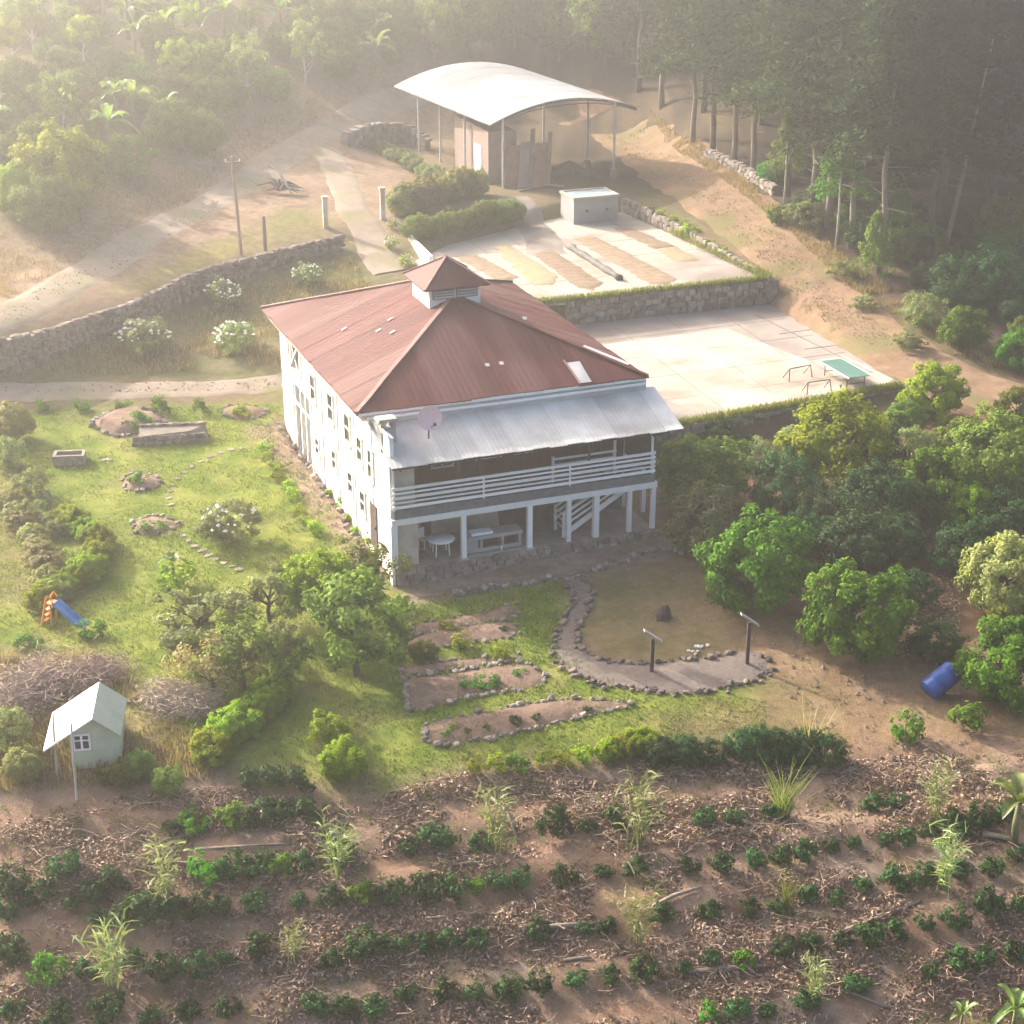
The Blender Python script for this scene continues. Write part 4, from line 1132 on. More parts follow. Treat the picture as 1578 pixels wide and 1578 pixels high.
# water tank
P = at(884, 346, TERR_Z); u, v, _ = hl(P)
t = thing('water_tank', 'grey concrete water tank with a sheet lid at the back of the terrace', 'water tank', (P[0], P[1], TERR_Z), HYAW)
MB().box(0, 3.4, 0, 2.4, 0, 1.75).build('tank_body', M['concrete_grey'], t)
f = MB().box(-.08, 3.48, -.08, .1, 1.752, 1.9).box(-.08, 3.48, 2.3, 2.48, 1.752, 1.9).box(-.08, .1, .1, 2.3, 1.752, 1.9).box(3.3, 3.48, .1, 2.3, 1.752, 1.9); f.build('rim', M['concrete_pale'], t)
MB().box(.1, 2.2, .1, 2.3, 1.78, 1.82).build('lid_sheet', M['tank_lid'], t); MB().box(2.22, 3.3, .1, 2.3, 1.79, 1.84).build('lid_sheet', M['tank_lid'], t)
for x in (1.0, 2.5): MB().tube([(x, -.1, .9), (x, .05, .9)], .09, 10).build('outlet', M['metal_dark'], t)
# low walls at the left end of the terrace
A, B = at(632, 366, 4.7), at(664, 398, 4.6)
o = MB().beam(tuple(A - A), tuple(B - A), .25, .9).build('parapet_wall', M['white']); o.location = (A[0], A[1], A[2] - .3); tag(o, 'short whitewashed parapet wall beside the roof cupola', 'wall')

# green games table on the court and its spare trestle
P = [at(1267, 556, COURT_Z + .76), at(1293, 552, COURT_Z + .76), at(1343, 578, COURT_Z + .76), at(1307, 582, COURT_Z + .76)]
cx = sum(P) / 4
ex = (P[3] - P[0]); lx = 2.55; ang = math.atan2((P[2]-P[1]+P[3]-P[0])[1], (P[2]-P[1]+P[3]-P[0])[0])
t = thing('games_table', 'green topped games table with white edges on the court', 'table', (cx[0], cx[1], COURT_Z), ang)
lx, wx = float(np.linalg.norm(P[3]-P[0]) + np.linalg.norm(P[2]-P[1])) / 2, 1.35
MB().box(-lx/2, lx/2, -wx/2, wx/2, .71, .75).build('table_top', M['green_top'], t)
MB().box(-lx/2-.03, lx/2+.03, -wx/2-.04, -wx/2-.002, .70, .762).box(-lx/2-.03, lx/2+.03, wx/2+.002, wx/2+.04, .70, .762).build('edge_strip', M['white_clean'], t)
for a in (-.38, .38):
    for b in (-.4, .4): MB().tube([(lx*a, wx*b, 0), (lx*a, wx*b, .71)], .03, 6).build('leg', M['metal_dark'], t)
    MB().tube([(lx*a, -wx*.4, .25), (lx*a, wx*.4, .25)], .022, 6).build('stretcher', M['metal_dark'], t)
def trestle(px, py, label, wx=1.5, rz=0):
    p = at(px, py, COURT_Z)
    t = thing('trestle', label, 'trestle', (p[0], p[1], COURT_Z), HYAW + rz, 'bare trestles on the court')
    for b in (-.5, .5):
        MB().tube([(wx*b, -.1, 0), (wx*b*.9, 0, .7)], .028, 6).build('leg', M['metal_dark'], t)
        MB().tube([(wx*b*.9, 0, .7), (wx*b*.9, .55, .05)], .022, 6).build('brace', M['metal_dark'], t)
    MB().tube([(-wx*.45, 0, .7), (wx*.45, 0, .7)], .03, 6).build('cross_bar', M['metal_dark'], t)
trestle(1261, 606, 'dark metal trestle standing nearest the grassy court edge'); trestle(1232, 584, 'dark metal trestle standing further in on the court', 1.6, .15)

# ------------------------------------------------------------------ garden furniture and markers
def reading_board(px, py, ht, label, rz):
    p = G(px, py)
    t = thing('information_board', label, 'sign', p, rz, 'information boards by the gravel path')
    MB().box(-.07, .07, -.07, .07, -.3, ht).build('post', M['wood_dark'], t)
    b = MB().add([(-.38,-.13,ht+.36),(.38,-.13,ht-.20),(.38,.13,ht-.20),(-.38,.13,ht+.36),(-.35,-.13,ht+.41),(.41,-.13,ht-.15),(.41,.13,ht-.15),(-.35,.13,ht+.41)],
        [(0,3,2,1),(4,5,6,7),(0,1,5,4),(1,2,6,5),(2,3,7,6),(3,0,4,7)]).build('sloping_panel', M['stone_pale'], t)
reading_board(1004, 1036, 1.55, 'sloping information board on a dark post, inner edge of the path', .15)
reading_board(1151, 1024, 1.95, 'taller sloping information board at the right end of the gravel path', .1)
p = G(1448, 1070)
t = thing('plastic_drum', 'blue plastic drum lying tilted beside a green bush', 'drum', p, 0); t.scale = (1.12, 1.12, 1.12)
o = MB().lathe([(.001,-.62),(.38,-.62),(.42,-.58),(.42,-.30),(.44,-.27),(.42,-.24),(.43,.0),(.42,.24),(.44,.27),(.42,.30),(.42,.56),(.38,.62),(.001,.62)], 28).build('barrel', M['blue'], t, True)
o.location = (0, 0, .55); o.rotation_euler = Vector((.70, .35, .42)).to_track_quat('Z', 'Y').to_euler()
o2 = MB().lathe([(.001,0),(.07,0),(.07,.05),(.001,.05)], 12).build('bung', M['metal_dark'], o); o2.location = (.2, 0, .615)
p = G(1022, 952)
t = thing('tree_stump', 'dark weathered stump standing on the dry grass inside the path', 'stump', p)
MB().tube([(0,0,-.1),(.02,0,.25),(.05,.03,.42),(.02,.08,.55)], [.36,.30,.24,.18], 9).build('stump_wood', M['wood_dark'], t)
for a in range(5): MB().tube([(0,0,.15),(.45*math.cos(a*1.3),.45*math.sin(a*1.3),-.05)], [.12,.04], 6).build('root', M['wood_dark'], t)
t = thing('white_stones', 'scatter of small white stones on the dry grass by the boards', 'stones', G(1075, 1000))
for k in range(11):
    q = G(1060 + RND.uniform(0, 32), 994 + RND.uniform(0, 14)); o0 = np.array(t.location)
    put_stone(t, q - o0 + np.array([0,0,.05]), (.15,.13,.10), RND.uniform(0,6), WHITES)

# children's slide
p = G(78, 962)
t = thing('play_slide', 'orange and blue plastic slide on the lawn by the hedge', 'slide', p, -.32); t.scale = (.68, .68, .75)
s = MB()
for y in (-.32, .32): s.tube([(-.45, y, 0), (.0, y*.9, 1.5), (.08, y*.9, 1.75)], .075, 8)
s.build('side_frame', M['slide_orange'], t)
for k in range(4): MB().box(-.36 + k*.11, -.10 + k*.11, -.32, .32, .25 + k*.36, .32 + k*.36).build('step', M['slide_orange'], t)
MB().box(0, .5, -.33, .33, 1.38, 1.46).build('platform', M['slide_orange'], t)
MB().tube([(.25,-.3,0),(.35,-.3,1.4)], .06, 8).tube([(.25,.3,0),(.35,.3,1.4)], .06, 8).build('support', M['slide_orange'], t)
for y in (-.33, .33): MB().tube([(.05,y,1.7),(.25,y,1.95),(.5,y,1.7)], .06, 8).build('hand_grip', M['slide_orange'], t)
V, F = [], []
prof = [(.5,1.42),(.8,1.25),(1.3,.85),(1.8,.48),(2.2,.30),(2.55,.26)]
for x, z in prof:
    for y, dz in ((-.34,.24),(-.30,.02),(.30,.02),(.34,.24),(.38,.22),(.34,-.06),(-.34,-.06),(-.38,.22)): V.append((x, y, z + dz))
for i in range(len(prof)-1):
    for j in range(8): a, b = i*8 + j, i*8 + (j+1) % 8; F.append((a, a+8, b+8, b))
MB().add(V, F).build('chute', M['slide_blue'], t, True)

# mint coloured playhouse
FLp = G(112, 1187); FRp = G(192, 1176)
wd = float(np.linalg.norm((FRp - FLp)[:2])); rz = math.atan2((FRp - FLp)[1], (FRp - FLp)[0]) * 0 + .12
t = thing('garden_cottage', 'small mint green cottage with a white roof at the field edge', 'cottage', (FLp[0], FLp[1], min(FLp[2], FRp[2]) - .1), rz)
cw, cd, chh = wd * .94, 2.3, 1.8
MB().add([(0,0,0),(cw,0,0),(cw,cd,0),(0,cd,0),(0,0,chh-.1),(cw,0,chh-.1),(cw,cd,chh-.1),(0,cd,chh-.1),(cw*.52,0,chh+.55),(cw*.52,cd,chh+.55)],
         [(0,1,5,8,4),(1,2,6,5),(2,3,7,9,6),(3,0,4,7)]).build('wall', M['cottage'], t)
for sx, a, b in ((-1, (-.95, chh-.62), (cw*.52, chh+.62)), (1, (cw*.52, chh+.62), (cw+.12, chh-.18))):
    mt = M['white'] if sx < 0 else M['tin_shade']  # sunlit left slope white, shaded right slope coloured darker
    MB().add([(a[0],-.3,a[1]),(b[0],-.3,b[1]),(b[0],cd+.3,b[1]),(a[0],cd+.3,a[1]),(a[0],-.3,a[1]-.07),(b[0],-.3,b[1]-.07),(b[0],cd+.3,b[1]-.07),(a[0],cd+.3,a[1]-.07)],
             [(0,1,2,3),(7,6,5,4),(0,4,5,1),(1,5,6,2),(2,6,7,3),(3,7,4,0)]).build('roof_slope', mt, t)
f = MB(); x0, x1, z0, z1 = .12, .12 + cw*.36, .95, 1.65
f.box(x0, x1, -.06, -.003, z0, z0+.07); f.box(x0, x1, -.06, -.003, z1-.07, z1); f.box(x0, x0+.07, -.058, -.003, z0+.07, z1-.07); f.box(x1-.07, x1, -.058, -.003, z0+.07, z1-.07)
f.box((x0+x1)/2-.04, (x0+x1)/2+.04, -.056, -.003, z0+.07, z1-.07); f.box(x0+.07, x1-.07, -.054, -.003, (z0+z1)/2+.05, (z0+z1)/2+.10)
o = f.build('window_frame', M['white_clean'], t)
for a, b in ((x0+.07,(x0+x1)/2-.04),((x0+x1)/2+.04,x1-.07)): MB().box(a, b, -.02, -.002, z0+.07, z1-.07).build('pane', M['glass'], o)
for k, (px, lb) in enumerate(((118,'bare pole in front of the mint cottage window'),(88,'thin bare pole at the left corner of the mint cottage'))):
    p = G(px, 1232 if k == 0 else 1195)
    o = MB().tube([(0,0,-.2),(.05,0,1.5),(.1,.05,3.2 if k == 0 else 2.6)], [.055,.05,.035], 7).build('pole', M['bark_pale']); o.location = tuple(p); tag(o, lb, 'pole')

# posts and poles of the upper left
def pole(px, py, h, r, label, mat, cat='post', lean=0, name='wooden_post'):
    p = G(px, py); t = thing(name, label, cat, p)
    MB().tube([(0,0,-.3),(lean*.5,0,h*.5),(lean,0,h)], [r*1.1,r,r*.85], 9).build('shaft', mat, t); return t
t = pole(372, 392, 6.4, .11, 'tall leaning utility pole above the stone wall', M['wood'], 'utility pole', -.25, 'utility_pole')
MB().beam((-.75,0,6.0), (.35,0,6.05), .09, .1).build('cross_arm', M['wood'], t)
for x in (-.65, .25): MB().tube([(x,0,6.05),(x,0,6.25)], .05, 6).build('insulator', M['white_clean'], t)
pole(409, 386, 2.3, .12, 'short stout wooden post beside the utility pole', M['wood'])
t = thing('gate_pillar', 'pale square gate pillar at the end of the stone wall', 'pillar', G(502, 350), .3)
MB().box(-.16,.16,-.16,.16,-.2,2.0).build('shaft', M['plaster'], t); MB().box(-.21,.21,-.21,.21,2.0,2.12).build('cap', M['plaster'], t)
t = thing('gate_pillar', 'pale square gate pillar across the driveway near the hedge', 'pillar', G(590, 338), .3)
MB().box(-.16,.16,-.16,.16,-.2,2.1).build('shaft', M['plaster'], t); MB().box(-.21,.21,-.21,.21,2.1,2.22).build('cap', M['plaster'], t)
# uprooted root plate by the road
p = G(432, 298)
t = thing('root_plate', 'uprooted grey tree root plate lying beside the dirt road', 'tree root', p)
for k in range(22):
    a = RND.uniform(-.3, 3.4); ln = RND.uniform(.8, 2.2)
    pts = [(0,0,.3), (ln*.4*math.cos(a), .3*RND.uniform(-1,1), .35 + ln*.35*abs(math.sin(a))), (ln*math.cos(a), .6*RND.uniform(-1,1), .1 + ln*.55*abs(math.sin(a))*RND.uniform(.4,1))]
    MB().tube(pts, [.17,.09,.02], 6).build('root', M['bark'] if k % 4 else M['bark_pale'], t)
p0 = MB().tube([(0,0,1.5),(.35,-.2,.9),(.9,-.5,.1)], [.09,.13,.05], 7).build('root', M['bark_pale'], t)

# ------------------------------------------------------------------ beds edged with stones
def bed(px_pts, label, stones=.24, size=.20, soil=M['soil'], meshes=ROCKS, name='garden_bed', bulge=.10, group=None, cat='garden bed'):
    W = pxpoly(px_pts); c = sum(W) / len(W)
    t = thing(name, label, cat, (c[0], c[1], 0), 0, group)
    o = drape_poly('soil', W, soil, .04, .3, bulge=bulge)
    o.data.transform(Matrix.Translation((-c[0], -c[1], 0))); o.parent = t
    edging(t, W, stones, size, np.array([c[0], c[1], 0]), meshes, True)
    return t
BEDG = 'stone edged beds in the front garden'
bed([(655,1132),(668,1112),(760,1095),(860,1079),(940,1080),(972,1088),(900,1104),(800,1130),(700,1147),(664,1146)], 'long narrow stone edged bed lowest in the front garden', group=BEDG)
bed([(622,1046),(700,1036),(790,1022),(828,1030),(838,1052),(800,1064),(720,1076),(640,1096),(626,1074)], 'wide stone edged bed second from the field in the front garden', group=BEDG)
bed([(618,1028),(700,1018),(790,1008),(800,1016),(700,1032),(622,1042)], 'thin stone edged bed strip just above the wide bed', stones=.32, group=BEDG)
bed([(628,985),(700,968),(785,958),(795,970),(788,982),(700,994),(632,1008)], 'stone edged bed with reddish soil below the top bed', stones=.34, size=.19, group=BEDG)
bed([(640,962),(720,948),(790,932),(797,942),(790,952),(700,970),(640,980)], 'topmost stone edged bed nearest the house porch', stones=.4, size=.17, group=BEDG)
LB = 'planted beds on the lawn'
bed([(140,655),(165,640),(205,632),(245,640),(255,655),(225,665),(180,672)], 'rocky mound bed with reddish plants near the lane', .3, .28, bulge=.35, group=LB)
bed([(190,738),(212,728),(240,735),(248,745),(225,756),(196,755)], 'round stone ringed bed with a brown plant in mid lawn', .3, .2, bulge=.2, group=LB)
bed([(205,805),(235,796),(268,803),(275,811),(240,823),(212,822)], 'oval stone ringed bed of low green plants on the lawn', .3, .19, bulge=.15, group=LB)
bed([(340,632),(365,624),(398,628),(408,636),(385,646),(350,643)], 'oval stone ringed bed nearest the house corner by the lane', .3, .19, bulge=.15, group=LB)
t = thing('stone_planter', 'long sloping stone planter on the lawn beside the rocky bed', 'planter', G(265, 690), 0)
o0 = np.array(t.location)
W = [G(203, 688) , G(322, 680), G(318, 668), G(216, 672)]
V = [tuple(p - o0 + np.array([0,0,-.1])) for p in W] + [tuple(p - o0 + np.array([0,0,.55])) for p in W]
V[4] = tuple(np.array(V[4]) * .9 + np.array([.15,.15,0])); V[5] = tuple(np.array(V[5]) - np.array([1.0,-.1,0]))
MB().add(V, [(0,1,5,4),(1,2,6,5),(2,3,7,6),(3,0,4,7),(4,5,6,7)]).build('planter_body', M['mortar'], t)
for k in range(16):
    q = W[3] + (W[2] - W[3]) * (k + .5) / 16 - o0; put_stone(t, q + np.array([0,0,.58]), (.32,.28,.22), 0, ROCKS)
for r in range(2):
    for k in range(15):
        q = W[0] + (W[1] - W[0]) * (k + .5) / 16 - o0; put_stone(t, q + np.array([.05,.05 + r*.08,.08 + r*.27]), (.32,.2,.26), 0, STONES)
t = thing('stone_trough', 'low grey stone trough at the left edge of the lawn', 'trough', G(108, 712), .1)
f = MB().box(-.8,.8,-.45,-.3,-.1,.5).box(-.8,.8,.3,.45,-.1,.5).box(-.8,-.65,-.3,.3,-.1,.5).box(.65,.8,-.3,.3,-.1,.5); f.build('trough_wall', M['stone'], t)
MB().box(-.65,.65,-.3,.3,0,.35).build('soil', M['soil'], t)
t = thing('stepping_stones', 'curved line of flat stepping stones crossing the lawn', 'stepping stones', G(300, 720)); o0 = np.array(t.location)
for px, py in [(372,690),(356,693),(340,698),(324,704),(310,711),(296,719),(284,728),(274,738),(266,748),(263,758),(261,768),(264,778),(283,826),(291,834),(300,842),(311,849),(322,856),(333,862),(345,868),(357,873),(368,878),(168,708),(160,709)]:
    q = G(px, py) - o0; put_stone(t, q + np.array([0,0,.02]), (RND.uniform(.3,.5), RND.uniform(.22,.36), .06), RND.uniform(0,3), ROCKS, .03)
# stone rows: path edging and the row in front of the porch
for pts, lb in ((PATH_OUT, 'rock edging along the outer curve of the gravel path'), (PATH_IN[::-1], 'rock edging along the inner curve of the gravel path')):
    W = pxpoly(pts); t = thing('path_edging', lb, 'rock edging', (W[0][0], W[0][1], 0), 0, 'rock edging of the gravel path')
    edging(t, W, .22, .21, np.array([W[0][0], W[0][1], 0]), DARKR, jit=.12); edging(t, W, .55, .17, np.array([W[0][0], W[0][1], 0]), DARKR, jit=.28)
W = pxpoly([(700,916),(745,908),(800,900),(860,892),(900,884),(960,866),(1010,850),(1045,845),(1075,860)]); t = thing('rock_border', 'uneven rock border between the porch apron and the front lawn', 'rock border', (W[0][0], W[0][1], 0))
edging(t, W, .22, .25, np.array([W[0][0], W[0][1], 0]), ROCKS, jit=.18); edging(t, W, .5, .2, np.array([W[0][0], W[0][1], 0]), PALE, jit=.3)
W = pxpoly([(432,655),(470,715),(510,775),(555,840),(590,893)]); t = thing('rock_border', 'crumbling rock border along the sunlit side wall of the house', 'rock border', (W[0][0], W[0][1], 0))
edging(t, W, .3, .24, np.array([W[0][0], W[0][1], 0]), ROCKS, jit=.15)

# ------------------------------------------------------------------ foliage makers
def leaves_at(C, D, ln, wd, r, jit=.6, up=.35):
    """diamond leaves at points C facing roughly D; returns verts, faces"""
    n = len(C)
    N = D + r.normal(0, jit, (n, 3)); N[:, 2] += up
    N /= np.linalg.norm(N, axis=1)[:, None] + 1e-9
    A = np.cross(N, r.normal(0, 1, (n, 3))); A /= np.linalg.norm(A, axis=1)[:, None] + 1e-9
    B = np.cross(N, A)
    l = ln * r.uniform(.6, 1.3, (n, 1)); w = wd * r.uniform(.7, 1.3, (n, 1))
    fold = N * (w * .25)
    V = np.stack([C - A * l * .5, C + B * w * .5 + fold, C + A * l * .5 - N * l * .12, C - B * w * .5 + fold], 1).reshape(-1, 3)
    F = np.arange(n * 4).reshape(n, 4)
    return V, F
def crown(seed, n, clumps, rc, ln, wd, shape='dome', mat=None, name='foliage', hollow=.5, up=.35, squash=1.0, lobes=.13):
    """unit crown: radius about 1, standing on z=0, height about 1.7*squash"""
    r = np.random.default_rng(seed)
    d = r.normal(0, 1, (clumps, 3)); d /= np.linalg.norm(d, axis=1)[:, None]
    rad = r.uniform(hollow, 1.0, (clumps, 1)) ** .7
    lob = 1 + lobes * np.sin(3 * np.arctan2(d[:, 1], d[:, 0]) + seed)[:, None] * r.uniform(.3, 1, (clumps, 1)) + r.normal(0, .08, (clumps, 1))
    C = d * rad * lob
    if shape == 'dome':
        C[:, 2] = np.where(C[:, 2] < 0, C[:, 2] * .8, C[:, 2]) ; C[:, 2] = C[:, 2] * .9 + .82
    elif shape == 'cone':
        t = r.uniform(0, 1, clumps); a = r.uniform(0, 6.283, clumps); q = (1 - t) ** .8 * r.uniform(.4, 1, clumps) + .05
        C = np.stack([q * np.cos(a), q * np.sin(a), .1 + 1.7 * t], 1); d = np.stack([np.cos(a), np.sin(a), .4 + 0 * a], 1)
    elif shape == 'tuft':
        C[:, 2] = np.abs(C[:, 2]) * .8 + .2
    C[:, 2] *= squash
    k = r.integers(0, clumps, n)
    off = r.normal(0, 1, (n, 3)); off /= np.linalg.norm(off, axis=1)[:, None]; off *= r.uniform(.2, 1, (n, 1)) ** .6 * rc
    P = C[k] + off; P[:, 2] = np.maximum(P[:, 2], .02)
    D = d[k] * .7 + off / rc * .6
    V, F = leaves_at(P, D, ln, wd, r, .45, up)
    ct = r.uniform(0, 1, clumps)
    tint = np.clip(.45 * ct[k] + .45 * r.uniform(0, 1, n) + .12 * np.clip(P[:, 2] / (1.6 * squash), 0, 1), 0, 1)
    return quadmesh(name, V, F, mat, tint)
def trunk_mesh(seed, h, r0, limbs=5, spread=.9, mat=None, top=None):
    r = random.Random(seed); mb = MB()
    pts = [(0,0,-.25)]; x = y = 0
    for k in range(1, 6):
        x += r.uniform(-.05, .05) * h; y += r.uniform(-.05, .05) * h; pts.append((x, y, h * k / 5))
    mb.tube(pts, [r0 * 1.25] + [r0 * (1 - .11 * k) for k in range(5)], 8)
    for k in range(limbs):
        i = r.randint(2, 5); p = Vector(pts[i]); a = k * 6.283 / limbs + r.uniform(-.4, .4); L = spread * r.uniform(.6, 1.1)
        mb.tube([p, p + Vector((L*.5*math.cos(a), L*.5*math.sin(a), L*.35)), p + Vector((L*math.cos(a), L*math.sin(a), L*.75))], [r0*.5, r0*.33, r0*.1], 6)
    return mb.mesh('trunk', mat, True)

def place(o, p, s, rz=None):
    o.location = tuple(map(float, p)); o.scale = s if hasattr(s, '__len__') else (s, s, s)
    o.rotation_euler = (0, 0, RND.uniform(0, 6.28) if rz is None else rz)
    return o
def tree(name, label, cat, p, s, crown_me, trunk_me, lift=0.0, group=None, rz=None, extra=None):
    t = thing(name, label, cat, p, RND.uniform(0, 6.28) if rz is None else rz, group)
    t.scale = tuple(s) if hasattr(s, '__len__') else (s, s, s)
    link('trunk', trunk_me, t)
    c = link('crown', crown_me, t); c.location = (0, 0, lift)
    if extra:
        e = link(extra[0], extra[1], t); e.location = (0, 0, lift)
    return t
def shrub(name, label, cat, p, s, me, group=None):
    o = link(name, me); place(o, p, s); return tag(o, label, cat, group)
def flower_mesh(seed, n, size, squash=1.0, mat=None):
    r = np.random.default_rng(seed)
    d = r.normal(0, 1, (n, 3)); d[:, 2] = np.abs(d[:, 2]) * .8 + .05; d /= np.linalg.norm(d, axis=1)[:, None]
    C = d * r.uniform(.85, 1.08, (n, 1)); C[:, 2] = (C[:, 2] * .9 + .7) * squash
    mb = MB()
    for k in range(n):
        s = size * r.uniform(.6, 1.3); c = C[k]
        o8 = [(1,0,0),(-1,0,0),(0,1,0),(0,-1,0),(0,0,1),(0,0,-1)]
        mb.add([tuple(c + np.array(q) * s * r.uniform(.7, 1.2)) for q in o8], [(0,2,4),(2,1,4),(1,3,4),(3,0,4),(2,0,5),(1,2,5),(3,1,5),(0,3,5)])
    return mb.mesh('flowers', mat)

SP = {}
for key, mt in (('citrus','citrus'),('lime','lime'),('olive','olive'),('greygreen','greygreen'),('yellow','yellowgreen'),('dark','coffee'),('hill','hillbush')):
    dense = 9000 if key in ('citrus','lime','yellow','olive') else 5200
    SP[key] = [crown(500 + 17 * i + sum(map(ord, key)), dense, 120 if key != 'greygreen' else 90, .18, .112, .052, 'dome', M[mt], hollow=.6) for i in range(3)]
SP['coffeebush'] = [crown(700 + i, 420, 26, .30, .34, .14, 'dome', M['coffee'], hollow=.35, squash=.85) for i in range(5)]
SP['smallgreen'] = [crown(720 + i, 320, 22, .3, .34, .14, 'dome', M['citrus'], hollow=.3, squash=.8) for i in range(3)]
SP['smallyellow'] = [crown(730 + i, 300, 22, .3, .34, .14, 'dome', M['lime'], hollow=.3, squash=.9) for i in range(3)]
SP['open'] = [crown(740 + i, 3000, 44, .20, .125, .06, 'dome', M['greygreen'] if i else M['olive'], hollow=.45, squash=.9, lobes=.4) for i in range(3)]
SP['openlime'] = [crown(750 + i, 3200, 48, .20, .125, .06, 'dome', M['olive'] if i == 1 else M['lime'], hollow=.45, squash=.9, lobes=.35) for i in range(3)]
SP['opengreen'] = [SP['openlime'][1]]
SP['autumn'] = [crown(760, 1500, 40, .24, .13, .07, 'dome', M['grassdry'], hollow=.35, squash=.9, lobes=.4)]
SP['cone'] = [crown(770 + i, 3200, 120, .16, .13, .05, 'cone', M['olive'], squash=1.3) for i in range(2)]
SP['conedark'] = [crown(780 + i, 3200, 120, .16, .13, .05, 'cone', M['citrus'], squash=1.3) for i in range(2)]
SP['trunk'] = [trunk_mesh(800 + i, .75, .07, 5, .6, M['bark']) for i in range(3)]
SP['trunkpale'] = [trunk_mesh(810 + i, 1.0, .05, 5, .6, M['bark_pale']) for i in range(2)]
SP['flowers'] = [flower_mesh(820 + i, 46, .085, 1.0, M['flower']) for i in range(2)]

def spot(cx, cy, r):
    """crown centre pixel and radius in pixels -> ground point, radius in metres"""
    p = G(cx, cy + r * .72); return p, r / px_per_m(p)

# ------------------------------------------------------------------ orchard right of the house
ORCH = [
 (1082,728,70,.95,'olive','large dusty green tree pressed against the house corner'),
 (1082,805,62,1.0,'greygreen','silvery grey-green bush at the foot of the corner tree'),
 (1160,872,84,1.0,'citrus','round bright green citrus tree nearest the gravel path'),
 (1316,945,82,1.0,'citrus','round bright green citrus tree above the bare soil, beside the dark shrubs'),
 (1436,612,48,1.0,'lime','yellow-green sunlit bush at the right corner of the court'),
 (1288,692,78,1.0,'lime','sunlit lime green tree in the middle of the orchard'),
 (1210,748,58,.95,'dark','dark leafed coffee tree between the corner tree and the lime green tree'),
 (1172,700,36,.8,'greygreen','pale grey-green bush right under the court wall'),
 (1346,770,60,.95,'dark','dark coffee tree behind the lower citrus, left one of a pair'),
 (1318,838,66,.9,'dark','broad dark shrub directly behind the lower citrus tree'),
 (1440,755,62,1.0,'citrus','bright leafy bush left of the big tree by the right edge'),
 (1534,715,76,1.0,'olive','big mid green tree cut by the right edge below the track'),
 (1492,800,36,1.3,'lime','small glowing lime yellow bush below the big edge tree'),
 (1548,895,70,1.0,'yellow','yellowish green tree at the right edge of the picture'),
 (1552,1030,72,1.0,'citrus','deep green bush beside the blue drum'),
 (1240,820,40,.9,'dark','dark shrub between the two round citrus trees'),
 (1470,850,46,.9,'dark','dark shrub below the glowing lime bush'),
 (1398,905,42,.8,'dark','low dark shrub right of the lower citrus crown'),
 (1440,985,42,.8,'dark','low dark shrub above the pile of dead leaves'),
 (1400,690,40,.9,'greygreen','grey-green shrub between the lime tree and the corner bush'),
 (1140,684,24,.8,'dark','small dark shrub tucked under the court wall by the house'),
 (1540,800,50,.9,'dark','dark shrub behind the yellowish edge tree'),
 (1380,830,46,.9,'dark','dark coffee shrub in the shaded heart of the orchard'),
 (1262,770,44,.9,'greygreen','grey-green shrub below the lime green tree'),
 (1570,630,40,.9,'olive','olive bush at the right edge beside the dirt track'),
 (1345,690,48,.9,'dark','dark shrub right of the lime green tree under the court wall'),
 (1392,645,32,.9,'olive','olive shrub between the court wall and the yellow-green corner bush'),
 (1232,680,38,.9,'greygreen','grey-green shrub left of the lime green tree under the wall'),
 (1485,690,46,.95,'olive','olive tree left of the big edge tree below the track'),
 (1110,668,30,.8,'dark','dark shrub at the left end of the court wall'),
 (1330,640,24,.8,'dark','small dark shrub right at the foot of the court wall'),
 (1395,1120,26,1.3,'smallgreen','young green shrub alone on the bare soil below the drum'),
 (1490,1100,30,1.0,'smallgreen','bright low shrub under the deep green drum bush'),
]
for cx, cy, r, hs, key, lb in ORCH:
    p, s = spot(cx, cy, r)
    if key.startswith('small'): shrub('shrub', lb, 'shrub', p, (s, s, s * hs), RND.choice(SP[key]), 'shrubs and fruit trees of the orchard')
    else: tree('orchard_tree', lb, 'tree', p, (s, s, s * hs), RND.choice(SP[key]), RND.choice(SP['trunk']), 0, 'shrubs and fruit trees of the orchard')

# ------------------------------------------------------------------ trees and shrubs of the lawn
def crown_tree(cx, cy, r, lift, key, label, group=None, sq=1.0, trunk='trunk', ex=None, name='garden_tree'):
    """crown carried lift metres above the ground, trunk below it"""
    q = px_per_m(G(cx, cy + r)); s = r / q
    p = G(cx, cy + r * .55 + lift * q * .86)
    t = thing(name, label, 'tree', p, RND.uniform(0, 6.28), group)
    c = link('crown', RND.choice(SP[key]), t); c.location = (0, 0, lift); c.scale = (s, s, s * sq)
    k = link('trunk', RND.choice(SP[trunk]), t); k.scale = (s * .9, s * .9, lift + s * .75)
    if ex:
        e = link(ex[0], ex[1], t); e.location = (0, 0, lift); e.scale = (s, s, s * sq)
    return t
GT = 'trees grouped below the house corner'
crown_tree(550, 965, 90, .8, 'opengreen', 'leafy tree overhanging the front beds beside the house corner', GT, .95)
crown_tree(560, 885, 58, .6, 'openlime', 'smaller green tree touching the house corner post', GT, .9)
crown_tree(495, 905, 60, .8, 'lime', 'yellow-green tree left of the house corner', GT, .85)
crown_tree(415, 915, 64, .7, 'open', 'sparse pale green tree on the lawn, widest of the group', GT, .8)
crown_tree(305, 950, 76, .5, 'open', 'low sparse tree at the left of the group with open branches', GT, .7)
crown_tree(375, 1000, 78, .5, 'open', 'thin grey-green tree above the curved hedge', GT, .8)
crown_tree(330, 1020, 56, .5, 'autumn', 'thin tree with dry yellow leaves beside the curved hedge', GT, .9)
crown_tree(440, 990, 44, .8, 'open', 'slender pale tree between the hedge and the leafy tree', GT, .9)
LS = 'shrubs on the west lawn'
